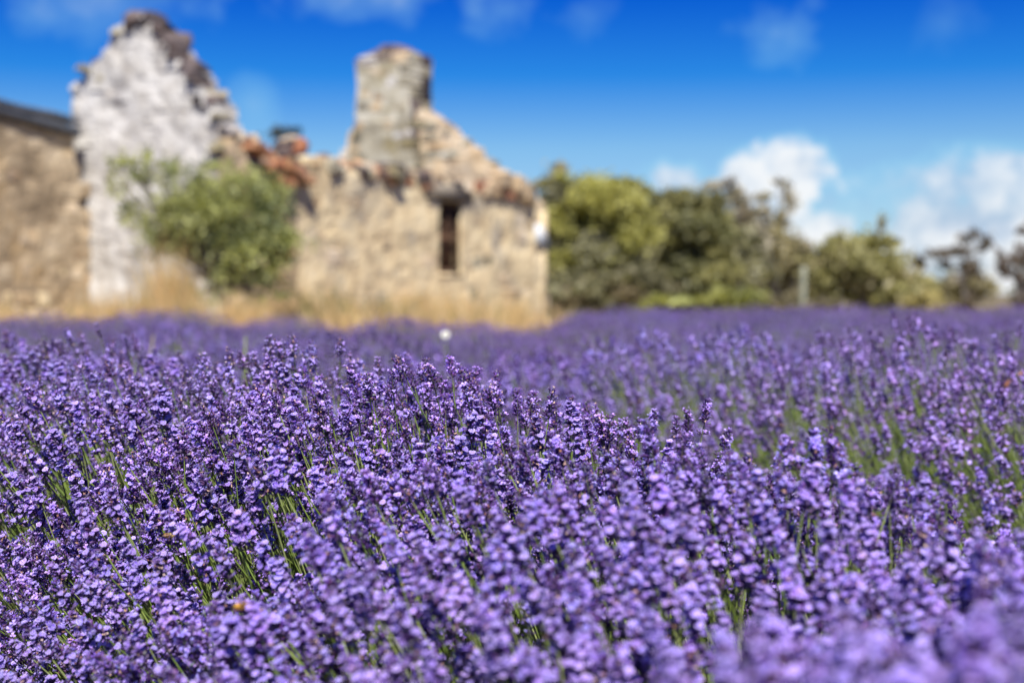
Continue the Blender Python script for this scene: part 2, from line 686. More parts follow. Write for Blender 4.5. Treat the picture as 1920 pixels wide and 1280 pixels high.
def course_stones(wall, parent, mats, rng, lo=0.3, top=9.0, bottom=0.2, prob=1.0, length=(0.22, 0.52), height=(0.17, 0.27), proud=(-0.05, 0.015), cap=300, zmin_at=None):
    S = [p[0] for p in wall.poly]
    Z = [p[1] for p in wall.poly]
    z = bottom
    n = 0
    while z < min(max(Z), top):
        h = rng.uniform(*height)
        s = min(S) + rng.uniform(0, 0.3)
        while s < max(S):
            l = rng.uniform(*length)
            c = (s + l / 2, z + h / 2)
            ok = wall.has(*c) and wall.has(s + 0.04, z + h * 0.5) and wall.has(s + l - 0.04, z + h * 0.5) and not wall.edge_hole(c[0], c[1], max(l, h) * 0.5)
            if ok and rng.random() < prob and n < cap and (zmin_at is None or c[1] > zmin_at(c[0])):
                m = rng.choices([x for x, _ in mats], [w for _, w in mats])[0]
                set_stone(parent, m, rng.randrange(8), wall.pt(c[0], c[1], rng.uniform(*proud) - 0.06), wall.d,
                          (l * 0.5, 0.11, h * 0.5 - 0.008), (rng.uniform(-.04, .04), rng.uniform(-.05, .05), rng.uniform(-.05, .05)))
                n += 1
            s += l + rng.uniform(0.01, 0.03)
        z += h + 0.015


def rim_stones(wall, parent, path_px, mats, rng, step=0.2, size=(0.09, 0.19), lift=0.02, depth=None):
    pts = [hit_plane(x, y, wall.O, wall.d) for x, y in path_px]
    for (s0, z0), (s1, z1) in zip(pts, pts[1:]):
        L = math.hypot(s1 - s0, z1 - z0)
        n = max(1, int(L / step + 0.5))
        for k in range(n):
            t = (k + rng.uniform(0.2, 0.8)) / n
            a = rng.uniform(*size)
            m = rng.choices([x for x, _ in mats], [w for _, w in mats])[0]
            set_stone(parent, m, rng.randrange(8),
                      wall.pt(s0 + (s1 - s0) * t, z0 + (z1 - z0) * t + lift - a * 0.25, rng.uniform(-0.30, -0.1) if wall.thick > .3 else -0.1), wall.d,
                      (a * rng.uniform(0.75, 1.5), wall.thick * rng.uniform(0.28, 0.6), a * rng.uniform(0.55, 1.15)),
                      (rng.uniform(-.25, .25), rng.uniform(-.6, .6), rng.uniform(-.5, .5)))


def box(tpl, c, hx, hy, hz, x, col=(1, 1, 1), m=0):
    x = Vector((x.x, x.y, 0)).normalized()
    y = Vector((0, 0, 1)).cross(x)
    v = [Vector(c) + x * (hx * a) + y * (hy * b) + Vector((0, 0, hz * d)) for d in (-1, 1) for b in (-1, 1) for a in (-1, 1)]
    q = [(0, 2, 3, 1), (4, 5, 7, 6), (0, 1, 5, 4), (2, 6, 7, 3), (0, 4, 6, 2), (1, 3, 7, 5)]
    tpl.add(v, [t for a, b, cc, d in q for t in ((a, b, cc), (a, cc, d))], col, m)


def build_ruin():
    rng = random.Random(7)
    cottage = thing("ruined_cottage", "roofless tan sandstone cottage ruin with tall chimney and a narrow dark window slot", "ruin", (-1.2, 26.5, 0))
    inv = Matrix.Translation(-Vector((-1.2, 26.5, 0)))

    def fix(o):
        o.matrix_parent_inverse = inv
        return o

    # front wall
    front = Wall(F0, EAVE_DIR, [(560, 304), (600, 304), (650, 314), (700, 320), (760, 326), (800, 334), (840, 345), (880, 352), (930, 356), (1000, 362),
                                (1010, 372), (1016, 480), (1022, 640), (560, 660)], 0.5, [[(825, 374), (869, 378), (869, 512), (825, 514)]])
    w = fix(front.build("front_wall", M_render, cottage))
    course_stones(front, w, [(M_tan_stone, 3), (M_render, 3), (M_grey_stone, 0.6)], rng, length=(0.3, 0.65), height=(0.2, 0.32), proud=(-0.085, -0.036), prob=0.8, cap=230)
    rim_stones(front, w, [(585, 304), (650, 316), (700, 320), (760, 326), (800, 334)], [(M_dark_stone, 3), (M_grey_stone, 2), (M_tan_stone, 1.5), (M_brick, .4)], rng, 0.17, (0.07, 0.17))
    rim_stones(front, w, [(800, 336), (880, 352), (930, 356), (1000, 362)], [(M_tan_stone, 4), (M_brick, 0.4), (M_grey_stone, 1), (M_dark_stone, .5)], rng, 0.19, (0.08, 0.17))
    rim_stones(front, w, [(620, 318), (760, 338), (800, 350)], [(M_dark_stone, 2), (M_grey_stone, 2), (M_brick, 0.5)], rng, 0.3, (0.06, 0.12))
    for px, py in ((728, 332), (800, 346), (905, 352), (955, 366)):
        s, z = hit_plane(px, py, front.O, front.d)
        set_stone(w, M_brick, rng.randrange(8), front.pt(s, z, -0.06), front.d, (0.2, 0.14, 0.11), (0, rng.uniform(-.2, .2), 0), "brick")
    for px, py in ((968, 348), (985, 366), (940, 338)):
        s, z = hit_plane(px, py, front.O, front.d)
        set_stone(w, M_tan_stone, rng.randrange(8), front.pt(s, z, -0.05), front.d, (0.3, 0.22, 0.17), (0, rng.uniform(-.2, .2), .2))
    # lintel, window
    s0, z0 = hit_plane(800, 360, front.O, front.d)
    s1, z1 = hit_plane(882, 366, front.O, front.d)
    t = Tpl()
    box(t, front.pt((s0 + s1) / 2, (z0 + z1) / 2 + 0.02, -0.17), (s1 - s0) / 2, 0.23, 0.14, front.d)
    fix(link("lintel", tpl_mesh("lintel", t, [M_lintel]), cottage))
    (a0, b1), (a1, _), (_, b0) = [hit_plane(x, y, front.O, front.d) for x, y in ((825, 376), (869, 376), (825, 513))]
    win = fix(link("window", None, cottage))
    fr = Tpl()
    mid = (a0 + a1) / 2
    hh = (b1 - b0) / 2
    for sx, wd in ((a0 + 0.04, 0.04), (a1 - 0.04, 0.04)):
        box(fr, front.pt(sx, b0 + hh, -0.12), wd, 0.04, hh, front.d)
    for zz in (b0 + 0.05, b1 - 0.05):
        box(fr, front.pt(mid, zz, -0.12), (a1 - a0) / 2 - 0.11, 0.045, 0.05, front.d)
    link("window_frame", tpl_mesh("window_frame", fr, [M_wood]), win)
    bar = Tpl()
    box(bar, front.pt(mid, b0 + hh, -0.11), 0.03, 0.03, hh - 0.11, front.d)
    link("mullion", tpl_mesh("mullion", bar, [M_wood]), win)
    bar = Tpl()
    box(bar, front.pt(mid, b0 + hh * 0.98, -0.13), (a1 - a0) / 2 - 0.11, 0.03, 0.03, front.d)
    link("crossbar", tpl_mesh("crossbar", bar, [M_wood]), win)
    nb = 4  # dark boards added behind the frame to stand in for the dim interior
    for k in range(nb):
        bd = Tpl()
        wd = (a1 - a0) / nb
        box(bd, front.pt(a0 + wd * (k + 0.5), b0 + hh, -0.20 - 0.02 * (k % 2)), wd / 2 - 0.01, 0.02, hh + 0.05, front.d)
        link("shade_board", tpl_mesh("shade_board", bd, [M_wood]), win)
    sill = Tpl()
    box(sill, front.pt(mid, b0 - 0.03, -0.24), (a1 - a0) / 2 + 0.02, 0.25, 0.04, front.d)
    fix(link("window_sill", tpl_mesh("window_sill", sill, [M_render]), cottage))
    # corner pier at the far end
    sc, zc = hit_plane(1019, 380, front.O, front.d)
    t = Tpl()
    box(t, front.pt(sc + 0.03, 1.25, -0.22), 0.10, 0.24, 1.3, front.d)
    fix(link("corner_pier", tpl_mesh("corner_pier", t, [M_render]), cottage))
    # white gutter end on the corner
    g = Tpl()
    P = [front.pt(*hit_plane(x, y, front.O, front.d), 0.06) for x, y in ((1004, 420), (1010, 420), (1024, 456), (1023, 463), (1004, 461))]
    Q = [p - Vector((front.n.x, front.n.y, 0)) * 0.10 for p in P]
    n = len(P)
    tri = [(0, k, k + 1) for k in range(1, n - 1)] + [(n, n + k + 1, n + k) for k in range(1, n - 1)]
    for k in range(n):
        j = (k + 1) % n
        tri += [(k, n + k, n + j), (k, n + j, j)]
    g.add(P + Q, tri, (1, 1, 1))
    fix(link("gutter_end", tpl_mesh("gutter_end", g, [M_white]), cottage, label="white painted wedge-shaped gutter end on the corner"))

    # far gable, seen from inside, and its chimney
    G0 = F0 + EAVE_DIR * 7.65
    gable = Wall(G0, GABLE_DIR, [(1000, 380), (985, 368), (955, 344), (925, 318), (895, 292), (865, 265), (838, 241), (812, 220), (790, 205), (700, 196),
                                 (680, 224), (655, 252), (645, 300), (622, 300), (615, 640), (1010, 640)], 0.45)
    gw = fix(gable.build("gable_wall", M_tan_stone, cottage))
    top_front = lambda s: 2.3
    course_stones(gable, gw, [(M_tan_stone, 4), (M_grey_stone, 1.4)], rng, bottom=2.2, length=(0.25, 0.6), height=(0.12, 0.19), proud=(-0.07, -0.015), cap=220)
    rim_stones(gable, gw, [(985, 368), (925, 318), (865, 265), (812, 220)], [(M_tan_stone, 3), (M_grey_stone, 1.5), (M_dark_stone, .5)], rng, 0.17, (0.06, 0.10), 0.0)
    rim_stones(gable, gw, [(682, 226), (655, 254), (645, 296), (628, 302)], [(M_grey_stone, 2), (M_white_stone, 1), (M_dark_stone, .5)], rng, 0.25, (0.09, 0.16))
    # chimney: breast, shaft and weathered crown
    sL, zt = hit_plane(679, 118, G0, GABLE_DIR)
    sR, zb = hit_plane(779, 215, G0, GABLE_DIR)
    cs = (sL + sR) / 2
    ha = abs(sL - sR) / 2
    OUT = 0.25                                      # stands proud of the gable's inner face
    deep = 0.46
    ch = fix(link("chimney", None, cottage))

    def shaft(name, layers, mat):
        v, f = [], []
        m_ = 7
        for z, a, b, off in layers:
            ring = []
            for e in range(4):
                for k in range(m_):
                    q = -1 + 2 * k / m_
                    x, y = [(q, -1), (1, q), (-q, 1), (-1, -q)][e]
                    r = 0.03 * noise.noise((x * 3 + z * 4, y * 3, z * 5)) + 0.02 * noise.noise((x * 9, y * 9, z * 9))
                    cut = 0.985 if abs(x) > .99 and abs(y) > .99 else 1.0
                    p = gable.pt(cs + off + x * (a * cut + r), z + 0.03 * noise.noise((x * 5, y * 5, z)), OUT - deep + y * (b * cut + r) * -1)
                    ring.append(len(v))
                    v.append(p)
            f.append(ring)
        faces = []
        for A, B in zip(f, f[1:]):
            n = len(A)
            for k in range(n):
                faces.append((A[k], A[(k + 1) % n], B[(k + 1) % n], B[k]))
        faces.append(list(f[-1]))
        me = bpy.data.meshes.new(name)
        me.from_pydata(v, [], faces)
        import bmesh
        bm = bmesh.new()
        bm.from_mesh(me)
        bmesh.ops.recalc_face_normals(bm, faces=bm.faces)
        bm.to_mesh(me)
        bm.free()
        me.materials.append(mat)
        return link(name, me, ch)

    zs = np.linspace(zb - 0.15, zt, 9)
    shaft("shaft", [(z, ha * (1 + 0.02 * math.sin(k)), 0.46, 0.0) for k, z in enumerate(zs)], M_grey_stone)
    zz = np.linspace(2.0, zb - 0.15, 8)
    shaft("breast", [(z, ha * (1.0 + 0.55 * (1 - k / 7)), 0.50, 0.05 + 0.10 * (1 - k / 7)) for k, z in enumerate(zz)], M_grey_stone)
    shaft("crown", [(zt - 0.04, ha * 1.0, 0.47, 0), (zt + 0.03, ha * 0.99, 0.46, 0), (zt + 0.13, ha * 0.80, 0.38, -0.02), (zt + 0.25, ha * 0.46, 0.25, -0.04), (zt + 0.30, ha * 0.36, 0.20, -0.04)], M_dark_stone)
    z = 2.6
    while z < zt + 0.05:
        h = rng.uniform(0.16, 0.26)
        k = min(1, max(0, (z - 2.0) / (zb - 2.15)))
        half = ha * (1.0 + 0.55 * (1 - k)) if z < zb - 0.15 else ha
        s = cs - half
        while s < cs + half - 0.1:
            l = min(rng.uniform(0.22, 0.5), cs + half - s)
            set_stone(ch, rng.choices([M_grey_stone, M_white_stone, M_tan_stone, M_dark_stone], [4, 0.9, 1.6, 0.35])[0], rng.randrange(8),
                      gable.pt(s + l / 2, z + h / 2, OUT - 0.06 + rng.uniform(-0.06, -0.022) + (0.045 if z < zb - 0.15 else 0)), gable.d, (l / 2, 0.1, h / 2 - 0.008),
                      (0, rng.uniform(-.04, .04), rng.uniform(-.04, .04)))
            s += l + 0.015
        for kx in range(2):
            set_stone(ch, rng.choice([M_grey_stone, M_grey_stone, M_dark_stone]), rng.randrange(8),
                      gable.pt(cs - half + 0.06, z + h / 2, OUT - 0.25 - kx * 0.42), front.d, (0.2, 0.1, h / 2 - 0.01), (0, rng.uniform(-.05, .05), rng.uniform(-.06, .06)))
        z += h + 0.015
    for k in range(4):
        set_stone(ch, rng.choice([M_dark_stone, M_grey_stone]), k, gable.pt(cs + rng.uniform(-.3, .2) * ha, zt + rng.uniform(0.22, 0.32), OUT - deep + rng.uniform(-.2, .3)), gable.d,
                  (rng.uniform(.08, .15), 0.1, rng.uniform(.05, .08)), (rng.uniform(-.2, .2), rng.uniform(-.2, .2), 0))

    # near gable, whitewashed, its ragged top stained dark
    W0 = F0 + EAVE_DIR * -1.88
    top_path = [(134, 178), (140, 162), (163, 138), (192, 104), (212, 74), (228, 50), (246, 38), (262, 34), (284, 44), (300, 62), (318, 84), (326, 106),
                (346, 128), (362, 140), (376, 166), (390, 182), (402, 204), (412, 250), (412, 290)]
    white = Wall(W0, GABLE_DIR, top_path + [(412, 330), (412, 640), (136, 640), (134, 225)], 0.48)
    ww = fix(white.build("whitewashed_gable", M_white_stone, cottage))
    course_stones(white, ww, [(M_white_stone, 10), (M_tan_stone, 0.25)], rng, bottom=1.2, length=(0.25, 0.55), height=(0.16, 0.26), proud=(-0.085, -0.034), prob=0.8, cap=170)
    rim_stones(white, ww, top_path[:7], [(M_dark_stone, 2), (M_grey_stone, 2), (M_white_stone, 1)], rng, 0.17, (0.06, 0.11))
    rim_stones(white, ww, top_path[5:], [(M_dark_stone, 5), (M_grey_stone, 0.5)], rng, 0.17, (0.05, 0.15))
    rim_stones(white, ww, [(300, 95), (330, 125), (352, 170), (385, 215)], [(M_dark_stone, 3), (M_grey_stone, 1.5)], rng, 0.32, (0.05, 0.11), 0)
    rim_stones(white, ww, [(170, 150), (200, 120)], [(M_grey_stone, 2), (M_dark_stone, 1)], rng, 0.3, (0.1, 0.18), 0)
    rim_stones(white, ww, [(350, 188), (392, 186)], [(M_grey_stone, 2), (M_dark_stone, 1)], rng, 0.3, (0.08, 0.13), 0)

    # the broken stretch of the front wall between the two gables
    brk_path = [(440, 254), (452, 258), (474, 262), (492, 270), (506, 294), (520, 298), (538, 282), (546, 268), (556, 266), (561, 286)]
    broken = Wall(F0, EAVE_DIR, brk_path + [(561, 650), (440, 650)], 0.28)
    bw = fix(broken.build("broken_wall", M_tan_stone, cottage))
    rim_stones(broken, bw, brk_path[:4], [(M_brick, 0.6), (M_dark_stone, 3), (M_tan_stone, 1.5)], rng, 0.14, (0.05, 0.11))
    rim_stones(broken, bw, brk_path[3:], [(M_brick, 2.2), (M_dark_stone, 2), (M_tan_stone, 1)], rng, 0.12, (0.05, 0.11))
    course_stones(broken, bw, [(M_brick, 0.8), (M_tan_stone, 2.4), (M_dark_stone, 1.4)], rng, bottom=0.9, proud=(-0.08, 0.0), cap=90)
    for px, py, a, b, r in ((535, 318, .34, .09, .22), (520, 342, .24, .07, .1), (552, 276, .08, .12, .4), (505, 312, .2, .07, -.2), (470, 282, .18, .06, .3), (560, 336, .18, .07, .2)):
        s, z = hit_plane(px, py, broken.O, broken.d)
        set_stone(bw, M_brick, rng.randrange(8), broken.pt(s, z, 0.03), broken.d, (a, 0.2, b), (0, r, 0.1), "brick")

    for k, (px, yy, sz, mt, lb) in enumerate([
            (185, 20.4, .20, M_brick, "reddish fallen stone in the grass at the left foot of the white gable"),
            (215, 20.0, .24, M_dark_stone, "dark fallen stone in the grass left of the shrub"),
            (232, 19.6, .17, M_tan_stone, "tan fallen stone beside the dark one left of the shrub"),
            (580, 20.2, .22, M_dark_stone, "dark fallen stone below the right side of the shrub"),
            (610, 20.6, .18, M_grey_stone, "grey fallen stone at the foot of the front wall near the shrub")]):
        p = at(px, 600, yy)
        o = set_stone(None, mt, k, Vector((p.x, p.y, sz * .55)), front.d, (sz * 1.2, sz, sz * .75), (.1, .15 * (k - 2), .2 * k), "fallen_stone")
        o["label"], o["category"], o["group"] = lb, "stone", "fallen stones in the grass"
    # lower wing at the left with a lean-to roof
    wing = thing("stone_outbuilding", "low brown rendered wing with dark sheet roof at the left of the white gable", "outbuilding", (-8.2, 21.5, 0))
    winv = Matrix.Translation(-Vector((-8.2, 21.5, 0)))
    L0 = Vector((-7.03, 22.85)) + facing(EAVE_DIR) * 0.40
    left = Wall(L0, EAVE_DIR, [(-90, 170), (0, 205), (60, 222), (140, 240), (143, 300), (150, 380), (160, 430), (172, 470), (168, 520), (180, 560), (184, 650), (-90, 660)], 0.45)
    lw = left.build("wall", M_wing, wing)
    lw.matrix_parent_inverse = winv
    course_stones(left, lw, [(M_wing, 5), (M_tan_stone, 1.2)], rng, length=(0.25, 0.6), height=(0.18, 0.3), proud=(-0.09, -0.038), prob=0.55, cap=140)
    for px in (120, 132, 150, 160):
        for py in (360, 400, 440, 470, 500, 530, 560):
            if rng.random() < .75:
                s, z = hit_plane(px + (py - 360) * .08, py + rng.uniform(-10, 10), left.O, left.d)
                set_stone(lw, rng.choice([M_tan_stone, M_wing, M_wing]), rng.randrange(8), left.pt(s, z, -0.085), left.d, (rng.uniform(.10, .18), .1, rng.uniform(.08, .14)), (0, rng.uniform(-.1, .1), 0))
    course_stones(left, lw, [(M_tan_stone, 3), (M_render, 2)], random.Random(61), length=(0.22, 0.5), height=(0.16, 0.26), proud=(-0.085, -0.03), prob=0.7, top=1.9, cap=60)
    # corrugated roof
    sA, zA = hit_plane(-90, 168, left.O, left.d)
    sB, zB = hit_plane(143, 236, left.O, left.d)
    v, f = [], []
    nu, nv_ = 60, 4
    for j in range(nv_):
        for i in range(nu):
            t = i / (nu - 1)
            sag = -0.10 * math.sin(math.pi * min(1, t * 1.3)) if t < 0.77 else 0
            back = j / (nv_ - 1) * 2.2
            v.append(left.pt(sA + (sB - sA) * t, zA + (zB - zA) * t + 0.08 + sag * 0.5 + back * 0.10 + 0.02 * math.sin(i * 1.6), 0.12 - back))
    for j in range(nv_ - 1):
        for i in range(nu - 1):
            a = j * nu + i
            f.append((a, a + 1, a + nu + 1, a + nu))
    me = bpy.data.meshes.new("roof")
    me.from_pydata(v, [], f)
    me.materials.append(M_roof)
    r = link("roof", me, wing)
    r.matrix_parent_inverse = winv
    so = r.modifiers.new("thick", "SOLIDIFY")
    so.thickness = 0.05
    fa = Tpl()
    for k in range(6):
        t0, t1 = k / 6, (k + 1) / 6
        p0 = left.pt(sA + (sB - sA) * t0, zA + (zB - zA) * t0 - 0.03, 0.09)
        p1 = left.pt(sA + (sB - sA) * t1, zA + (zB - zA) * t1 - 0.03, 0.09)
        dn, th = Vector((0, 0, -0.16)), Vector((left.n.x, left.n.y, 0)) * -0.05
        vv = [p0, p1, p1 + dn, p0 + dn, p0 + th, p1 + th, p1 + dn + th, p0 + dn + th]
        fa.add(vv, [(0, 1, 2), (0, 2, 3), (4, 6, 5), (4, 7, 6), (0, 4, 5), (0, 5, 1), (3, 2, 6), (3, 6, 7)], (1, 1, 1))
    fo = link("fascia", tpl_mesh("fascia", fa, [M_roof]), wing)
    fo.matrix_parent_inverse = winv
    return front, left


front_wall, left_wall = build_ruin()

# ------------------------------------------------------------------ foliage: trees and the shrub


def leaves_np(centres, radii, counts, size, colors, rng, flat=1.0, droop=0.0, tail=0.2):
    """Leaf sprays scattered through ellipsoidal clumps; colour varies by clump and leaf."""
    V, C = [], []
    for c, r, n, col in zip(centres, radii, counts, colors):
        d = rng.normal(size=(n, 3))
        d /= np.linalg.norm(d, axis=1)[:, None]
        k = rng.random(n) ** 0.5
        k = np.where(rng.random(n) < tail, k * 1.7, k)
        k *= 1 + 0.25 * np.sin(d[:, 0] * 5 + c[0] * 3) * np.sin(d[:, 2] * 4 + c[2])
        p = np.array(c) + d * k[:, None] * np.array(r)
        a = rng.normal(size=(n, 3))
        a[:, 2] -= droop
        a /= np.linalg.norm(a, axis=1)[:, None]
        b = np.cross(a, rng.normal(size=(n, 3)) + np.array([0, 0, 0.001]))
        b /= np.linalg.norm(b, axis=1)[:, None]
        s = size * rng.uniform(0.5, 1.35, n)[:, None]
        q = np.stack([p - a * s, p + b * s * 0.42, p + a * s, p - b * s * 0.42], axis=1)
        V.append(q.reshape(-1, 3))
        cc = np.array(col)[None] * rng.uniform(0.7, 1.3, n)[:, None]
        C.append(np.repeat(cc, 4, 0))
    V = np.concatenate(V)
    C = np.concatenate(C)
    n = len(V) // 4
    b4 = np.arange(n)[:, None] * 4
    T = np.concatenate([b4 + np.array([0, 1, 2]), b4 + np.array([0, 2, 3])], axis=1).reshape(-1, 3)
    return V, T, C


def limb(t, a, b, r0, r1, rng, sides=6, n=5, wob=0.06):
    a, b = Vector(a), Vector(b)
    L = (b - a).length
    pts = [a.lerp(b, k / n) + Vector((rng.uniform(-1, 1), rng.uniform(-1, 1), rng.uniform(-.4, .4))) * (wob * L * (0 if k in (0, n) else 1)) for k in range(n + 1)]
    tube(t, pts, [r0 + (r1 - r0) * k / n for k in range(n + 1)], sides, (1, 1, 1))


def tree(name, label, cat, base_px, depth, clumps, color, leaf=0.2, dens=1.0, trunk=0.2, seed=1, group=None, spread=0.8, limbs=7, alt=None, bark=None, droop=0.2, boughs=True, tail=0.2):
    """clumps: (px, py, rx px, ry px) ellipses; each becomes several leaf clumps with depth."""
    rng = np.random.default_rng(seed)
    pr = random.Random(seed)
    s = depth / FPX
    base = at(base_px, 600, depth)
    base.z = 0
    root = thing(name, label, cat, base, group)
    cen, rad, cnt, col, tips = [], [], [], [], []
    for (px, py, rx, ry) in clumps:
        c = at(px, py, depth)
        RX, RY = rx * s, ry * s
        n = max(1, int((rx * ry) / 300 * 1.0 + 1))
        tips.append((c, RX))
        for k in range(n):
            d = Vector(rng.normal(size=3)).normalized() * (rng.random() ** 0.4)
            if n == 1:
                d *= 0.2
            p = c + Vector((d.x * RX * 0.82, d.y * RX * spread, d.z * RY * 0.82))
            q = rng.uniform(0.32, 0.55) if n > 1 else 0.95
            r = (RX * q, RX * q * 0.9, RY * q * (0.95 if n > 1 else 1))
            cen.append(np.array(p - base))
            rad.append(np.array(r))
            cnt.append(int(max(20, dens * 27.0 * (r[0] * r[2]) / (leaf * leaf))))
            base_c = np.array(alt if alt is not None and rng.random() < 0.35 else color)
            col.append(base_c * rng.uniform(0.75, 1.3))
    V, T, C = leaves_np(cen, rad, cnt, leaf, col, rng, droop=droop, tail=tail)
    link("crown", mesh_np("crown", V, T, C * np.array([[1.42, 1.42, 2.1]]), None, [M_leaf]), root)
    t = Tpl()
    top = max(c[0].z for c in tips)
    mx = sum(c[0].x for c in tips) / len(tips) - base.x
    my = 0
    fork = Vector((mx * 0.35, my, top * 0.38))
    limb(t, (0, 0, -0.1), fork, trunk, trunk * 0.7, pr, 8, 5, 0.04)
    if boughs:
        order = list(range(len(cen)))
        pr.shuffle(order)
        ends = [Vector(np.array(c - base)) for c, _ in tips] + [Vector(cen[i]) for i in order[:limbs]]
    else:
        ends = [Vector(np.array(c - base)) for c, _ in tips]
    for e in ends[: limbs + len(tips)]:
        midp = fork.lerp(e, 0.5) + Vector((0, 0, -0.06 * (e - fork).length))
        limb(t, fork, midp, trunk * 0.55, trunk * 0.32, pr, 5, 3, 0.05)
        limb(t, midp, e, trunk * 0.32, trunk * 0.08, pr, 5, 3, 0.06)
    link("trunk", tpl_mesh("trunk", t, [bark or M_bark], True), root)
    return root


YG = (0.36, 0.345, 0.075)
YG2 = (0.26, 0.27, 0.07)
OL = (0.215, 0.205, 0.085)
OL2 = (0.25, 0.22, 0.085)
DG = (0.15, 0.15, 0.05)
GUM = (0.27, 0.245, 0.13)
GUM2 = (0.20, 0.17, 0.085)
GR = "trees beyond the right end of the ruin"
tree("wattle_tree", "broad dense yellow-green tree right beside the corner of the ruin", "tree", 1110, 42,
     [(1110, 380, 90, 55), (1060, 420, 60, 60), (1170, 420, 55, 65), (1090, 490, 80, 55), (1040, 350, 40, 25), (1150, 350, 45, 25)], YG, 0.13, 1.0, 0.28, 3, GR, alt=OL)
tree("wattle_tree", "small olive tree crown peeping over the broad yellow-green tree", "tree", 1050, 50,
     [(1050, 322, 36, 22), (1020, 345, 26, 22)], OL2, 0.16, 0.8, 0.2, 4, GR, alt=YG2)
tree("dense_tree", "dark olive rounded tree next to the yellow-green one, brown branches showing", "tree", 1270, 44,
     [(1280, 420, 90, 52), (1255, 385, 50, 30), (1320, 375, 44, 26), (1210, 370, 36, 30), (1230, 400, 40, 30), (1340, 440, 50, 60), (1300, 500, 80, 55), (1250, 480, 40, 50), (1330, 390, 40, 25)], (0.24, 0.225, 0.065), 0.13, 1.0, 0.25, 5, GR, alt=DG)
tree("dense_tree", "shaded brown-green scrubby tree low behind the broad yellow-green tree", "tree", 1130, 40,
     [(1130, 540, 80, 40), (1210, 530, 50, 45), (1060, 550, 50, 35)], (0.165, 0.155, 0.06), 0.16, 0.8, 0.16, 6, GR, alt=(0.21, 0.175, 0.075))
tree("low_bush", "bright yellow-green low bush at the foot of the dark olive tree", "bush", 1240, 34,
     [(1240, 565, 60, 26), (1195, 582, 35, 16), (1290, 575, 40, 24), (1370, 560, 60, 30)], (0.24, 0.24, 0.05), 0.13, 1.0, 0.06, 7, None, alt=YG2)
tree("gum_tree", "tall thin gum tree with one flat tuft on top, beside the dark olive tree", "tree", 1390, 55,
     [(1360, 345, 42, 16), (1345, 368, 30, 16), (1392, 420, 34, 64), (1400, 490, 60, 60), (1385, 380, 30, 34), (1360, 430, 40, 50)], GUM, 0.2, 0.75, 0.22, 8, GR, alt=GUM2, limbs=3)
tree("gum_tree", "tall gum tree with a ring-shaped topmost tuft in front of the cloud", "tree", 1450, 55,
     [(1432, 360, 22, 16), (1460, 350, 30, 12), (1478, 378, 14, 20), (1442, 395, 30, 28), (1442, 432, 34, 34), (1450, 500, 62, 60), (1420, 550, 40, 35), (1480, 470, 30, 26)], GUM, 0.2, 0.8, 0.22, 9, GR, alt=OL2, limbs=3)
tree("gum_tree", "mid-height olive gum with thin pointed tip right of the pale post", "tree", 1620, 52,
     [(1620, 495, 85, 55), (1590, 452, 36, 34), (1650, 412, 16, 28), (1648, 448, 32, 30), (1680, 455, 26, 13), (1570, 515, 60, 55), (1660, 530, 66, 46), (1555, 460, 24, 24)], (0.25, 0.235, 0.07), 0.19, 1.0, 0.2, 10, GR, alt=OL2, limbs=4)
tree("gum_tree", "small brownish gum between the ring-topped gum and the pointed one", "tree", 1520, 58,
     [(1515, 478, 36, 32), (1500, 530, 50, 40), (1545, 540, 40, 40), (1492, 445, 18, 20)], (0.25, 0.20, 0.11), 0.19, 0.7, 0.16, 11, GR, alt=OL, limbs=4)
tree("umbrella_gum", "slender gum with a flat outstretched bough and an umbrella tuft", "tree", 1810, 60,
     [(1830, 440, 28, 12), (1812, 448, 16, 10), (1850, 455, 12, 14), (1765, 474, 36, 8), (1800, 470, 34, 8), (1725, 492, 14, 16), (1815, 515, 26, 30), (1810, 560, 30, 28), (1840, 470, 18, 18), (1780, 500, 22, 18)], (0.12, 0.095, 0.045), 0.16, 0.9, 0.14, 12, GR, limbs=0, boughs=False)
tree("umbrella_gum", "ragged gum tree cut by the right edge of the picture", "tree", 1915, 56,
     [(1905, 465, 22, 18), (1920, 440, 20, 16), (1880, 500, 12, 20), (1896, 520, 26, 18), (1890, 480, 22, 22), (1918, 560, 34, 34), (1940, 500, 30, 40)], (0.13, 0.10, 0.055), 0.16, 0.9, 0.16, 13, GR, limbs=1)
tree("dark_tree", "small dark blue-green tree behind the outstretched bough", "tree", 1725, 80,
     [(1725, 510, 18, 24), (1745, 540, 26, 22), (1780, 520, 14, 26), (1775, 555, 20, 16)], (0.045, 0.065, 0.040), 0.2, 1.0, 0.16, 14, GR, limbs=2)
tree("low_bush", "yellowish scrub low beneath the outstretched gum bough", "bush", 1740, 45,
     [(1740, 560, 50, 18), (1680, 570, 40, 14)], (0.28, 0.24, 0.07), 0.14, 0.9, 0.05, 15, None)
tree("low_bush", "brown and olive scrub below the tall thin gum", "bush", 1430, 40,
     [(1430, 570, 60, 22), (1540, 572, 50, 20), (1490, 560, 30, 20)], (0.22, 0.19, 0.08), 0.14, 0.8, 0.05, 16, None, alt=(0.17, 0.15, 0.06))
tree("far_tree", "two-tufted treetop far behind, showing above the broken wall", "tree", 530, 70,
     [(518, 250, 20, 11), (550, 246, 18, 10), (534, 262, 8, 6)], (0.06, 0.075, 0.055), 0.2, 0.8, 0.14, 17, None, limbs=0, boughs=False)
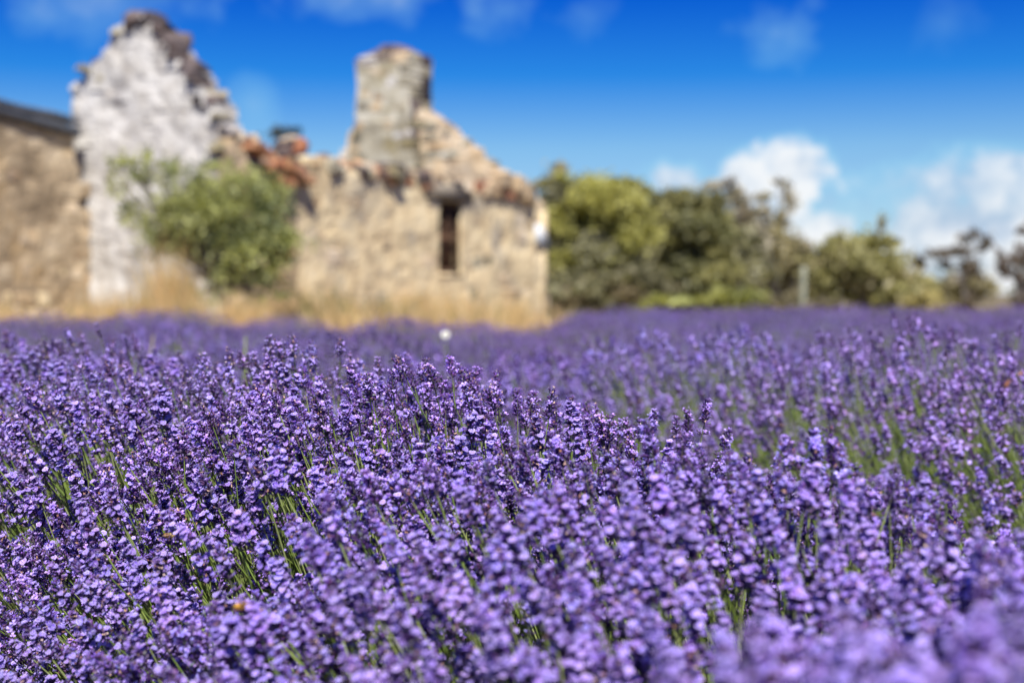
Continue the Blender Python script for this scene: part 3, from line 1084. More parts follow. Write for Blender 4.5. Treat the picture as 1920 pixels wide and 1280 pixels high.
for k, (px, d_, cl, c_) in enumerate([
        (1160, 47, [(1110, 440, 90, 90), (1190, 430, 60, 70), (1080, 520, 70, 60)], (0.26, 0.24, 0.09)), (1350, 49, [(1330, 450, 60, 70), (1240, 470, 50, 70), (1400, 480, 50, 60)], (0.20, 0.19, 0.08)),
        (1090, 56, [(1080, 530, 90, 60), (1200, 520, 80, 75)], OL), (1330, 58, [(1310, 520, 80, 75), (1400, 520, 60, 80)], OL),
        (1480, 62, [(1470, 520, 70, 72), (1560, 525, 60, 62)], OL2), (1640, 60, [(1620, 530, 80, 60), (1700, 550, 60, 40)], (0.27, 0.25, 0.08)),
        (1790, 66, [(1775, 545, 66, 42), (1850, 555, 40, 34)], OL2), (1930, 62, [(1935, 555, 46, 36)], OL)]):
    tree("scrub_thicket", "dull olive thicket low behind " + ["the wattle and the olive tree", "the olive tree and the thin gum", "the yellow-green tree", "the dark olive tree", "the ring-topped gum", "the pointed gum", "the flat gum bough", "the ragged gum at the edge"][k],
         "thicket", px, d_, cl, c_, 0.2, 0.8, 0.1, 80 + k, "olive thickets behind the trees", limbs=4)
# shrub before the ruin
tree("leafy_shrub", "loose light green shrub growing in front of the white gable and broken wall", "shrub", 440, 19.4,
     [(420, 400, 120, 75), (330, 420, 80, 65), (500, 410, 66, 76), (450, 470, 100, 60), (340, 335, 56, 44), (255, 330, 46, 36), (222, 312, 26, 24), (285, 300, 26, 16), (235, 385, 34, 36), (270, 420, 34, 30), (220, 350, 20, 24), (212, 325, 15, 44), (246, 306, 14, 34), (282, 312, 16, 44), (322, 308, 16, 36), (372, 318, 18, 34), (430, 322, 18, 28), (300, 470, 55, 36), (520, 470, 46, 55), (470, 340, 70, 30), (500, 520, 60, 32), (545, 440, 28, 50), (450, 525, 60, 28), (440, 555, 60, 22), (380, 540, 50, 24), (520, 555, 50, 20), (420, 520, 50, 30), (400, 315, 40, 16)],
     (0.30, 0.31, 0.08), 0.05, 0.14, 0.06, 21, None, limbs=40, alt=(0.16, 0.18, 0.06), tail=0.34)
# pale post
t = Tpl()
p = at(1505, 590, 50)
tube(t, [(0, 0, -0.1), (0.0, 0, 0.5), (0.02, 0, 1.5), (0.03, 0, 1.75)], [0.12, 0.115, 0.11, 0.105], 10, (1, 1, 1))
o = link("post", tpl_mesh("post", t, [M_pale], True), None, label="pale grey-green post standing before the brownish gum", category="post")
o.location = (p.x, p.y, 0)

# ------------------------------------------------------------------ dry grass and weeds before the ruin


def blades(n, region, height, width, cols, seed, lean=0.25):
    rng = np.random.default_rng(seed)
    P = region(rng, n)
    h = rng.uniform(height[0], height[1], n) * rng.uniform(0.6, 1.0, n)
    h *= 0.40 + 0.9 * np.clip(0.5 + 0.35 * np.sin(P[:, 0] * 2.3 + P[:, 1]) + 0.35 * np.sin(P[:, 0] * 5.1 - P[:, 1] * 1.7 + 1), 0, 1)
    az = rng.uniform(0, 2 * np.pi, n)
    ln = rng.normal(0, lean, (n, 2)) * h[:, None]
    w = width * rng.uniform(0.6, 1.4, n)
    dx = np.stack([np.cos(az), np.sin(az), np.zeros(n)], 1) * w[:, None]
    base = P
    mid = P + np.stack([ln[:, 0] * 0.35, ln[:, 1] * 0.35, h * 0.6], 1)
    tip = P + np.stack([ln[:, 0], ln[:, 1], h], 1)
    V = np.stack([base - dx, base + dx, mid - dx * 0.8, mid + dx * 0.8, tip], 1).reshape(-1, 3)
    b = np.arange(n)[:, None] * 5
    T = np.concatenate([b + np.array([0, 1, 3]), b + np.array([0, 3, 2]), b + np.array([2, 3, 4])], 1).reshape(-1, 3)
    c = np.array(cols)[rng.integers(0, len(cols), n)] * rng.uniform(0.75, 1.25, n)[:, None]
    return V, T, np.repeat(c, 5, 0)


def grass_region(rng, n):
    # a strip in front of both walls, thicker in clumps
    s = rng.uniform(-4.8, 4.7, n)
    out = np.abs(rng.normal(0.1, 1.0, n)) + 0.05
    cx = F0.x + EAVE_DIR.x * s + 0.87 * out - (s < -2.0) * 2.2
    cy = F0.y + EAVE_DIR.y * s - 0.494 * out
    far = rng.random(n) < 0.45
    y2 = rng.uniform(17.2, 21.5, n)
    x2 = rng.uniform(-0.37, -0.01, n) * y2
    cx = np.where(far, x2, cx)
    cy = np.where(far, y2, cy)
    return np.stack([cx, cy, np.zeros(n)], 1)


STRAW = [(0.70, 0.48, 0.22), (0.80, 0.59, 0.31), (0.60, 0.41, 0.19), (0.82, 0.65, 0.38), (0.42, 0.36, 0.13)]
V, T, C = blades(42000, grass_region, (0.3, 0.9), 0.008, STRAW, 31)
link("dry_grass", mesh_np("dry_grass", V, T, C, None, [M_grass]), None, kind="stuff")


def clump_region(px, depth, r):
    c = at(px, 600, depth)

    def f(rng, n):
        q = rng.normal(0, r, (n, 2))
        return np.stack([c.x + q[:, 0], c.y + q[:, 1] * 0.7, np.zeros(n)], 1)
    return f


tall = [(345, 19.0, 0.25, 1.6), (390, 18.9, .3, 1.2), (500, 18.7, .3, 1.2), (440, 18.8, 0.35, 1.25), (300, 19.2, 0.3, 1.0), (400, 18.6, 0.3, 0.95), (860, 22.5, 0.5, 0.95), (800, 21.5, 0.45, 0.9), (900, 23.5, .4, 0.75), (250, 19.2, .4, 1.0), (480, 18.9, .4, 1.1), (40, 19, 0.4, 0.8), (120, 19.0, 0.35, 0.8),
        (760, 21, .3, .8), (560, 19, .4, .7), (500, 18.8, .3, .8)]
parts = [blades(900, clump_region(px, d, r), (h * 0.55, h), 0.006, STRAW, 40 + k, 0.14) for k, (px, d, r, h) in enumerate(tall)]
off, VV, TT, CC = 0, [], [], []
for V, T, C in parts:
    VV.append(V), TT.append(T + off), CC.append(C)
    off += len(V)
link("tall_grass", mesh_np("tall_grass", np.concatenate(VV), np.concatenate(TT), np.concatenate(CC), None, [M_grass]), None, kind="stuff")
weeds = [(680, 20.5, 0.32, 1.0), (640, 20.0, 0.35, 0.75), (745, 21.0, 0.25, 0.8), (700, 20.6, 0.3, 1.1), (600, 19.6, .3, .8), (240, 19.0, .25, .7), (820, 22, .3, .6), (20, 18.6, 0.35, 0.5), (545, 19, 0.3, .8)]
parts = [blades(700, clump_region(px, d, r), (h * 0.4, h), 0.02, [(0.13, 0.14, 0.03), (0.20, 0.18, 0.05), (0.10, 0.11, 0.035)], 60 + k, 0.35) for k, (px, d, r, h) in enumerate(weeds)]
off, VV, TT, CC = 0, [], [], []
for V, T, C in parts:
    VV.append(V), TT.append(T + off), CC.append(C)
    off += len(V)
link("weeds", mesh_np("weeds", np.concatenate(VV), np.concatenate(TT), np.concatenate(CC), None, [M_leaf]), None, kind="stuff")

# ------------------------------------------------------------------ lavender
CALYX = [(0.065, 0.024, 0.125), (0.10, 0.045, 0.19), (0.17, 0.105, 0.29), (0.115, 0.045, 0.155), (0.15, 0.115, 0.21)]
PETAL = [(0.35, 0.20, 0.80), (0.29, 0.155, 0.73), (0.43, 0.275, 0.86), (0.33, 0.22, 0.82), (0.39, 0.20, 0.76)]
RIM = (0.88, 0.83, 0.99)  # pale petal edge, whitened further to imitate backlit rims
WITHER = [(0.50, 0.28, 0.17), (0.74, 0.50, 0.36), (0.34, 0.17, 0.11), (0.70, 0.52, 0.44)]
STEM = [(0.19, 0.27, 0.05), (0.25, 0.33, 0.075), (0.17, 0.25, 0.055), (0.28, 0.33, 0.12)]


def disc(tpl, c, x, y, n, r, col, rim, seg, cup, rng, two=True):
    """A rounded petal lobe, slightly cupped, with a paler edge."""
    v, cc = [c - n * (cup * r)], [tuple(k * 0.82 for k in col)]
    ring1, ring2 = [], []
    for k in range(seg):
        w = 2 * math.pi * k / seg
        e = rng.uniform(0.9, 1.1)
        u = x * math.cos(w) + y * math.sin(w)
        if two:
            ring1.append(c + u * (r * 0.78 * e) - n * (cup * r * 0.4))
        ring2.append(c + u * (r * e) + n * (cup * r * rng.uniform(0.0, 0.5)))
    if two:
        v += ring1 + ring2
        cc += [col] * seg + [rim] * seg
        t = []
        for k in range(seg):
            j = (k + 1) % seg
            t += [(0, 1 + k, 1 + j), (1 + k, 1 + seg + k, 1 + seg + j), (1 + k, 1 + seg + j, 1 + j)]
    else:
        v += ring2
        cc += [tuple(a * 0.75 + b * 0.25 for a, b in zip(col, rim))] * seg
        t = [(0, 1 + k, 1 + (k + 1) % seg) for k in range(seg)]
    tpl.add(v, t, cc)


def make_spike(seed, openness, wither, lod):
    rng = random.Random(seed)
    t = Tpl()
    L = rng.uniform(0.024, 0.035)
    nw = rng.choice([5, 6, 6, 7])
    bend = Vector((rng.uniform(-.12, .12), rng.uniform(-.12, .12), 0))
    axis = lambda z: Vector((bend.x * z * z / L, bend.y * z * z / L, z))
    zs = [L * (k + 0.35) / nw for k in range(nw)]
    if rng.random() < 0.65:
        zs.insert(0, -rng.uniform(0.009, 0.020))
    if lod < 2:
        tube(t, [axis(min(zs) - 0.002), axis(0), axis(L * 0.6), axis(L)], [0.0009, 0.0009, 0.0008, 0.0004], 4, (0.10, 0.09, 0.09))
    for k, z in enumerate(zs):
        f = max(0.0, z / L)
        per = {0: rng.choice([7, 8, 9]), 1: rng.choice([7, 8]), 1.5: rng.choice([6, 7]), 2: rng.choice([4, 5])}[lod]
        if f > 0.85:
            per = max(3, per - 2)
        a0 = rng.uniform(0, 6.28)
        for j in range(per):
            az = a0 + 2 * math.pi * j / per + rng.uniform(-.3, .3)
            el = math.radians(rng.uniform(12, 55) + 30 * f ** 2)
            d = Vector((math.cos(az) * math.cos(el), math.sin(az) * math.cos(el), math.sin(el)))
            ln = rng.uniform(0.0054, 0.0086) * (1 - 0.30 * f)
            b = axis(z + rng.uniform(-.0015, .0015)) + d * 0.0007
            tip = b + d * ln
            cal = rng.choice(CALYX)
            if rng.random() < 0.15:
                cal = (cal[0] * 1.3, cal[1] * 1.8, cal[2] * 1.0)
            if lod == 0:
                tube(t, [b, b + d * ln * 0.55, tip], [0.0007, 0.00125, 0.0008], 5, [tuple(x * 1.1 for x in cal), cal, tuple(min(1, x * 1.6 + .02) for x in cal)])
            elif lod == 1:
                tube(t, [b, b + d * ln * 0.6, tip], [0.0006, 0.00135, 0.0009], 3, [cal, cal, tuple(min(1, x * 1.6 + .02) for x in cal)], cap=False)
            elif lod == 1.5:
                s_ = d.cross(Vector((0, 0, 1))).normalized() * 0.0013
                u_ = s_.cross(d).normalized() * 0.0014
                hi = tuple(min(1, x * 1.5 + .02) for x in cal)
                t.add([b, tip + s_, tip - s_ * .6 + u_, tip - s_ * .6 - u_], [(0, 1, 2), (0, 2, 3), (0, 3, 1), (1, 3, 2)], [cal, hi, cal, cal])
            else:
                s_ = d.cross(Vector((0, 0, 1))).normalized() * 0.0022
                t.add([b, tip + s_, tip - s_, tip + Vector((0, 0, 0.003))], [(0, 1, 2), (1, 3, 2)], cal)
            u = rng.random() * 1.18
            side = d.cross(Vector((0, 0, 1)))
            side.normalize()
            up = side.cross(d).normalized()
            if u < openness * (1.0 if f < 0.92 else 0.5):
                col = rng.choice(PETAL)
                nrm = (d + up * rng.uniform(-.5, .8) + side * rng.uniform(-.8, .8)).normalized()
                x = side
                y = nrm.cross(x).normalized()
                if y.z < 0:
                    y = -y
                c = tip + d * 0.0016
                r = rng.uniform(0.0013, 0.0023)
                if lod == 0:
                    for sx in (-1, 1):
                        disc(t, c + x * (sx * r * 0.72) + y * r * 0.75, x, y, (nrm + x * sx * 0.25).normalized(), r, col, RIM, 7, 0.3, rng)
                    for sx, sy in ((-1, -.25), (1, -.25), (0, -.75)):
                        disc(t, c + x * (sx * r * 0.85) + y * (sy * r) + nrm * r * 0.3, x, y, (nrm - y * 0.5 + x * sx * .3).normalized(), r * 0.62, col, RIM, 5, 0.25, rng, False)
                    tube(t, [tip - d * 0.001, c], [0.0008, 0.0012], 4, tuple(q * 0.6 for q in col), cap=False)
                elif lod == 1:
                    for sx in (-1, 1):
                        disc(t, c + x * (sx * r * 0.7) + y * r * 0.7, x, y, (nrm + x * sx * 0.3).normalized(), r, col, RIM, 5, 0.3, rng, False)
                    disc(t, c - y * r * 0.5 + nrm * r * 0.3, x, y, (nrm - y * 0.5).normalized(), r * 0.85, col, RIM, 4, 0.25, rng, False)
                elif lod == 1.5:
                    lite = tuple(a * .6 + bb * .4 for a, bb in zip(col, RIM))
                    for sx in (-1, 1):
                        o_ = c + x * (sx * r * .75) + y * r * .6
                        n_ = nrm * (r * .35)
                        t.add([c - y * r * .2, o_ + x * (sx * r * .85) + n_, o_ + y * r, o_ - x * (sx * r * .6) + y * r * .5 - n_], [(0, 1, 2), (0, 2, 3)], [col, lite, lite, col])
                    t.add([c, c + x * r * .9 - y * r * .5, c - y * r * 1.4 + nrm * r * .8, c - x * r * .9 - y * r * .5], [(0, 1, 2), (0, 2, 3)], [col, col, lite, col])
                else:
                    r *= 1.8
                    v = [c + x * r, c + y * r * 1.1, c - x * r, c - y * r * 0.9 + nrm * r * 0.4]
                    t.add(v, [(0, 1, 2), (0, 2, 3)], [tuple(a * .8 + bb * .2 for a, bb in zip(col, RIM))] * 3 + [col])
            elif u < openness + wither:
                col = rng.choice(WITHER)
                c = tip + d * 0.001
                for q in range(2 if lod < 2 else 1):
                    w = Vector((rng.uniform(-1, 1), rng.uniform(-1, 1), rng.uniform(-.4, 1))).normalized() * (0.0024 if lod < 2 else 0.003)
                    t.add([c - side * 0.0009, c + side * 0.0009, c + w + up * 0.0008, c + w * 0.6 - up * 0.001], [(0, 1, 2), (0, 3, 1)], col)
            elif lod < 2:
                col = tuple(q * rng.uniform(0.5, 0.8) for q in rng.choice(PETAL))
                if lod == 1.5:
                    t.add([tip - side * .001, tip + side * .001, tip + d * .002 + up * .0006], [(0, 1, 2)], col)
                else:
                    tube(t, [tip - d * 0.0005, tip + d * 0.0012], [0.0009, 0.0010], 4 if lod == 0 else 3, col, cap=True)
    return t


def make_stem(seed, L=0.36, sides=4, leafy=True):
    rng = random.Random(seed)
    t = Tpl()
    bx, by = rng.uniform(-.24, .24), rng.uniform(-.24, .24)
    n = 5 if leafy else 3
    P = [Vector((bx * (k / n) ** 2 * L, by * (k / n) ** 2 * L, -L * k / n)) for k in range(n + 1)]
    c = rng.choice(STEM)
    tube(t, P, [0.0008 + 0.0005 * k / n for k in range(n + 1)], sides, [tuple(x * q for x in c) for q in (0.9, 1.1, 1.1, 1.0, 0.95, 0.9)[:n + 1]], 0, cap=False)
    if leafy:
        for k in range(rng.choice([1, 2, 3])):
            z = rng.uniform(-L, -L * 0.45)
            az = rng.uniform(0, 6.28)
            for s in (0, math.pi):
                d = Vector((math.cos(az + s) * 0.55, math.sin(az + s) * 0.55, 0.83))
                w = Vector((-math.sin(az + s), math.cos(az + s), 0)) * 0.0016
                b = Vector((0, 0, z)) + Vector((bx, by, 0)) * (z / L) ** 2 * L
                l = rng.uniform(0.02, 0.045)
                t.add([b, b + d * l * .5 + w, b + d * l, b + d * l * .5 - w], [(0, 1, 2), (0, 2, 3)], rng.choice(STEM))
    return t


STAGES = [(0.50, 0.12), (0.56, 0.10), (0.42, 0.18), (0.38, 0.24), (0.46, 0.14), (0.20, 0.14), (0.62, 0.08), (0.30, 0.32), (0.54, 0.12), (0.44, 0.18), (0.58, 0.10), (0.12, 0.08)]
SPM = [make_spike(250 + k, o_, w_, 1.5) for k, (o_, w_) in enumerate(STAGES)]
SP0 = [make_spike(100 + k, o_, w_, 0) for k, (o_, w_) in enumerate(STAGES)]
SP1 = [make_spike(200 + k, o_, w_, 1) for k, (o_, w_) in enumerate(STAGES)]
SP2 = [make_spike(300 + k, o_ + .08, w_, 2) for k, (o_, w_) in enumerate(STAGES)]
SP0_ME = [tpl_mesh("flower_spike", t, [M_flower]) for t in SP0]
SP1_ME = [tpl_mesh("flower_spike", t, [M_flower]) for t in SP1]
ST_T = [make_stem(400 + k) for k in range(8)]
ST_ME = [tpl_mesh("stem", t, [M_stem]) for t in ST_T]
ST_A = [t.arrays() for t in ST_T]
ST_LOW = [make_stem(420 + k, 0.36, 3, False).arrays() for k in range(5)]
SP1_A = [t.arrays() for t in SPM]
print('tris', [len(t.t) for t in (SP0[0], SP1[0], SPM[0], SP2[0])])
SP2_A = [t.arrays() for t in SP2]

ROW_D = Vector((-0.64, 0.77)).normalized()
ROW_N = Vector((0.77, 0.64)).normalized()
P0 = Vector((0.36, 1.02))


class Plant:
    def __init__(self, x, y, R=0.62, H=0.70, z0=0.16):
        self.x, self.y, self.R, self.H, self.z0 = x, y, R, H, z0

    def inside(self, p, k=0.86):
        return ((p.x - self.x) / self.R) ** 2 + ((p.y - self.y) / self.R) ** 2 + ((p.z - self.z0) / (self.H - self.z0)) ** 2 < k


def spikes_of(pl, rng, n, others, lean=Vector((-0.26, -0.02, 0)), strays=0.02, fat=1.0):
    out = []
    seed = rng.uniform(0, 100)
    for _ in range(n):
        cz = rng.uniform(math.cos(math.radians(82)), 1)
        sz = math.sqrt(1 - cz * cz)
        az = rng.uniform(0, 2 * math.pi)
        d = Vector((sz * math.cos(az), sz * math.sin(az), cz))
        bump = 0.07 * noise.noise((d.x * 3 + seed, d.y * 3, d.z * 3)) + 0.05 * noise.noise((d.x * 8 + seed, d.y * 8, d.z * 8))
        k = 1 + bump - abs(rng.gauss(0, 0.085)) + 0.012
        if rng.random() < 0.34:
            k *= rng.uniform(0.72, 0.95)
        elif rng.random() < strays:
            k += rng.uniform(0.03, 0.08)
        p = Vector((pl.x + pl.R * d.x * k, pl.y + pl.R * d.y * k, pl.z0 + (pl.H - pl.z0) * d.z * k))
        if any(o.inside(p, 0.72) for o in others):
            continue
        q = Vector((pl.x + d.x * 0.12, pl.y + d.y * 0.12, 0.05))
        ax = (p - q).normalized() + Vector((0, 0, 0.30)) + lean + Vector((rng.gauss(0, .17), rng.gauss(0, .17), rng.gauss(0, .06)))
        ax.normalize()
        out.append((p, ax, d, rng.uniform(0, 6.28), fat * rng.choice([rng.uniform(0.70, 0.90), rng.uniform(0.82, 1.02), rng.uniform(0.86, 1.10)])))
    return out


def leaf_mound(pl, rng, n, wide=1.0):
    """Narrow grey-green leaves of the mound below the flowers."""
    t = Tpl()
    for _ in range(n):
        cz = rng.uniform(0.05, 1)
        sz = math.sqrt(1 - cz * cz)
        az = rng.uniform(0, 6.28)
        d = Vector((sz * math.cos(az), sz * math.sin(az), cz))
        k = rng.uniform(0.30, 0.74)
        p = Vector((pl.R * d.x * k, pl.R * d.y * k, max(0.02, pl.z0 * 0.5 + (pl.H - pl.z0 * .5) * d.z * k)))
        a = (d + Vector((rng.gauss(0, .45), rng.gauss(0, .45), rng.gauss(0.5, .35)))).normalized()
        w = a.cross(Vector((rng.gauss(0, 1), rng.gauss(0, 1), rng.gauss(0, 1)))).normalized() * (0.0022 * wide)
        l = rng.uniform(0.03, 0.07) * (1 + (wide - 1) * .4)
        c = rng.choice([(0.075, 0.12, 0.03), (0.11, 0.16, 0.035), (0.09, 0.12, 0.05), (0.15, 0.20, 0.04)])
        t.add([p, p + a * l * .5 + w, p + a * l, p + a * l * .5 - w], [(0, 1, 2), (0, 2, 3)], c)
    return t


def np4(m):
    return np.array(m, dtype=np.float32)


def in_frame(p):
    v = p - CAM
    if v.y < 0.15:
        return False
    return abs(v.x / v.y) < 0.40 and -0.31 < v.z / v.y < 0.1


def spike_tints(rng, n):
    """Each spike a little bluer, redder, paler or duller than the next."""
    out = []
    for _ in range(n):
        b, r, g = rng.uniform(0.82, 1.18), rng.uniform(0.90, 1.06), rng.uniform(0.90, 1.04)
        out.append((b * r, b * g, b * rng.uniform(0.95, 1.06)))
    return np.array(out, dtype=np.float32)


def detailed_bush(pl, others, rng, n, lod, n_ind, label, group, separate_stem, leaves=500):
    root = thing("lavender_bush", label, "lavender", (pl.x, pl.y, 0), group)
    sp = spikes_of(pl, rng, n, others, fat=1.0 if lod == 0 else 1.12)
    c = Vector((pl.x, pl.y, 0))
    vis = []
    for s in sp:
        v = (CAM - s[0])
        ok = in_frame(s[0]) and (s[2].dot(v.normalized()) > -0.12)
        vis.append((0 if ok else 1, v.length))
    order = sorted(range(len(sp)), key=lambda i: vis[i])
    ind = [i for i in order[:n_ind] if vis[i][0] == 0]
    rest_vis = [i for i in order[len(ind):] if vis[i][0] == 0]
    rest_hid = [i for i in order if vis[i][0] == 1 and rng.random() < 0.18]
    meshes = SP0_ME if lod == 0 else SP1_ME
    for i in ind:
        p, ax, d, roll, sc = sp[i]
        k = rng.randrange(len(meshes))
        o = link("flower_spike", meshes[k], root)
        o.matrix_basis = place(p - c, ax, roll, sc)
        if separate_stem:
            st = link("stem", ST_ME[rng.randrange(len(ST_ME))], o)
    rest = rest_vis + rest_hid
    if rest:
        mats4 = np.stack([np4(place(sp[i][0] - c, sp[i][1], sp[i][3], sp[i][4])) for i in rest])
        picks = np.array([rng.randrange(12) + (0 if j < len(rest_vis) and lod == 0 else 12) for j in range(len(rest))])
        tint = spike_tints(rng, len(rest))
        V, T, C, Mi = join(SP1_A + SP2_A, picks, mats4, tint)
        link("flower_spikes", mesh_np("flower_spikes", V, T, C, Mi, [M_flower]), root, kind="stuff")
    # the remaining stems
    need = rest if separate_stem else ind + rest
    if need:
        mats4 = np.stack([np4(place(sp[i][0] - c, sp[i][1], sp[i][3], sp[i][4])) for i in need])
        V, T, C, Mi = join(ST_LOW, np.array([rng.randrange(5) for _ in need]), mats4)
        link("stems", mesh_np("stems", V, T, C, Mi, [M_stem]), root, kind="stuff")
    link("foliage", tpl_mesh("foliage", leaf_mound(pl, rng, leaves), [M_stem]), root, kind="stuff")
    return root


def ridge(t):
    return float(np.interp(t, [-1.2, -0.2, 0.3, 0.7, 1.4, 2.0, 4.5], [0.66, 0.665, 0.695, 0.74, 0.755, 0.74, 0.70]))


NEAR = []
t_ = -1.05
while t_ < 4.3:
    q = P0 + ROW_D * t_
    r = random.Random(int(t_ * 100) + 5)
    NEAR.append(Plant(q.x + r.uniform(-.04, .04), q.y + r.uniform(-.04, .04), 0.60 + r.uniform(-.03, .03), ridge(t_) + r.uniform(-.012, .012)))
    t_ += 0.44
NEAR.insert(0, Plant(0.215, 0.60, 0.34, 0.69))
NEAR_LABELS = [
    "closest lavender bush with the largest, most blurred spikes at the lower right",
    "nearest lavender bush, lower right corner beyond the frame edge, wholly blurred",
    "very blurred large lavender spikes filling the lower right corner",
    "lavender bush with big soft spikes just above the lower right corner blur",
    "sharp lavender bush whose tallest spikes stand at the middle of the foreground ridge",
    "sharp lavender bush left of the tallest centre spikes, green stems leaning left",
    "lavender bush where the sharp foreground ridge begins to blur towards the left",
    "slightly soft lavender bush left of the ridge, rounded top",
    "soft lavender mound at the left edge, below the white gable",
    "blurred lavender bush behind the soft left mound",
    "blurred lavender bush further up the foreground row at the left edge",
    "lavender bush of the foreground row, second from its far end at the left",
    "lavender bush at the far end of the foreground row at the left",
    "last lavender bush of the foreground row beyond the left edge",
]
for i, pl in enumerate(NEAR):
    others = [o for j, o in enumerate(NEAR) if j != i and abs(j - i) <= 2]
    near = i <= 8
    detailed_bush(pl, others, random.Random(900 + i), 4200 if near else 1300, 0 if near else 1, 300 if near else 150,
                  NEAR_LABELS[min(i, len(NEAR_LABELS) - 1)], "lavender bushes of the foreground row", near, 500 if near else 300)

MARKS = [(60, "the brown outbuilding"), (200, "the left end of the white gable"), (330, "the middle of the leafy shrub"), (450, "the right part of the leafy shrub"), (550, "the orange broken wall"),
         (650, "the left end of the front wall"), (750, "the chimney"), (845, "the dark window slot"), (935, "the wall right of the window"), (1015, "the corner of the ruin"),
         (1110, "the yellow-green tree"), (1290, "the dark olive tree"), (1400, "the thin flat-topped gum"), (1460, "the ring-topped gum"), (1510, "the pale post"),
         (1640, "the pointed gum"), (1740, "the flat gum bough"), (1830, "the umbrella tuft"), (1920, "the ragged gum at the edge")]


def landmark(x, y):
    px = 960 + x / y * FPX
    return min(MARKS, key=lambda m: abs(m[0] - px))[1]


# second row: still close enough to show its spikes
SECOND = []
t_ = -0.9
while t_ < 4.6:
    q = P0 + ROW_N * 1.46 + ROW_D * t_
    r = random.Random(int(t_ * 100) + 77)
    if abs(q.x) < 0.40 * q.y + 0.4:
        SECOND.append(Plant(q.x + r.uniform(-.06, .06), q.y + r.uniform(-.06, .06), 0.60 + r.uniform(-.05, .05), float(np.interp(t_, [0.9, 2.4], [0.775, 0.70])) + r.uniform(-.05, .03)))
    t_ += 0.5
for i, pl in enumerate(SECOND):
    others = [o for j, o in enumerate(SECOND) if j != i and abs(j - i) <= 2]
    detailed_bush(pl, others, random.Random(1900 + i), 1900, 1, 130, "soft second-row lavender bush behind the sharp ridge, below " + landmark(pl.x, pl.y),
                  "lavender bushes of the second row", False, 350)

# the rest of the field: five bushes, copied
PROTO = []
for k in range(6):
    rng = random.Random(3000 + k)
    pl = Plant(0, 0, 0.62, 0.66)
    root = thing("lavender_bush", "blurred lavender bush", "lavender", (0, 0, 0), "lavender bushes far across the field")
    sp = spikes_of(pl, rng, 950, [], strays=0.05)
    mats4 = np.stack([np4(place(s[0], s[1], s[3], s[4] * 1.1)) for s in sp])
    tint = spike_tints(rng, len(sp))
    V, T, C, Mi = join(SP2_A, np.array([rng.randrange(12) for _ in sp]), mats4, tint)
    link("flower_spikes", mesh_np("flower_spikes", V, T, C, Mi, [M_flower]), root, kind="stuff")
    V, T, C, Mi = join(ST_LOW, np.array([rng.randrange(5) for _ in sp]), mats4)
    link("stems", mesh_np("stems", V, T, C, Mi, [M_stem]), root, kind="stuff")
    link("foliage", tpl_mesh("foliage", leaf_mound(pl, rng, 500, 2.0), [M_stem]), root, kind="stuff")
    PROTO.append(root)

rngf = random.Random(77)
spots = []
row = 2
while row < 26:
    off = 1.42 + (row - 1) * 1.25
    t_ = -30.0
    while t_ < 40:
        q = P0 + ROW_N * off + ROW_D * t_
        step = 0.56 if q.y < 8 else 0.8
        lim = 15.5 if q.x / max(q.y, 1) < 0.045 else 25
        if q.x / max(q.y, 1) < -0.14:
            lim = 17.0
        if 1.5 < q.y < lim and abs(q.x) < 0.375 * q.y + 0.5:
            spots.append((q.x + rngf.uniform(-.1, .1), q.y + rngf.uniform(-.1, .1), row))
        t_ += step
    row += 1
# the row on the near-left side of the foreground row is out of view; rows on the far left continue
for row_l in (1,):
    pass
used = set()
LAB = {0: "blurred lavender bush in the third or fourth row behind the sharp ridge",
       1: "small blurred lavender bush in the middle of the field",
       2: "tiny blurred lavender bush at the back of the field along the skyline of the rows"}
GRP = {0: "lavender bushes of the third and fourth rows", 1: "lavender bushes in the middle of the field", 2: "lavender bushes at the back of the field"}
for (x, y, row) in spots:
    k = rngf.randrange(6)
    if k not in used:
        o = PROTO[k]
        used.add(k)
    else:
        o = copy_tree(PROTO[k])
    sc = (1.0 if y < 6 else 0.92) * rngf.uniform(0.90, 1.10)
    o.location = (x, y, 0)
    o.rotation_euler = (0, 0, rngf.uniform(-0.5, 0.5))
    o.scale = (sc * 1.05, sc * 1.05, sc * ((1.0 if y < 7 else 0.93) + (0.14 * math.exp(-((x / y + 0.275) / 0.04) ** 2) if y > 9 else 0) + (0.05 if y > 9 and x > 0.05 * y else 0)))
    z = 0 if row <= 3 else (1 if y < 11 else 2)
    o["label"], o["group"] = LAB[z], GRP[z]
    if z == 0:
        o["label"] = ("blurred third-row lavender bush, below " if row == 2 else "small blurred fourth-row lavender bush, below ") + landmark(x, y)
    elif z == 1:
        o["label"] = "small blurred mid-field lavender bush, below " + landmark(x, y)
print("near", len(NEAR), "second", len(SECOND), "field", len(spots))

# ------------------------------------------------------------------ small things


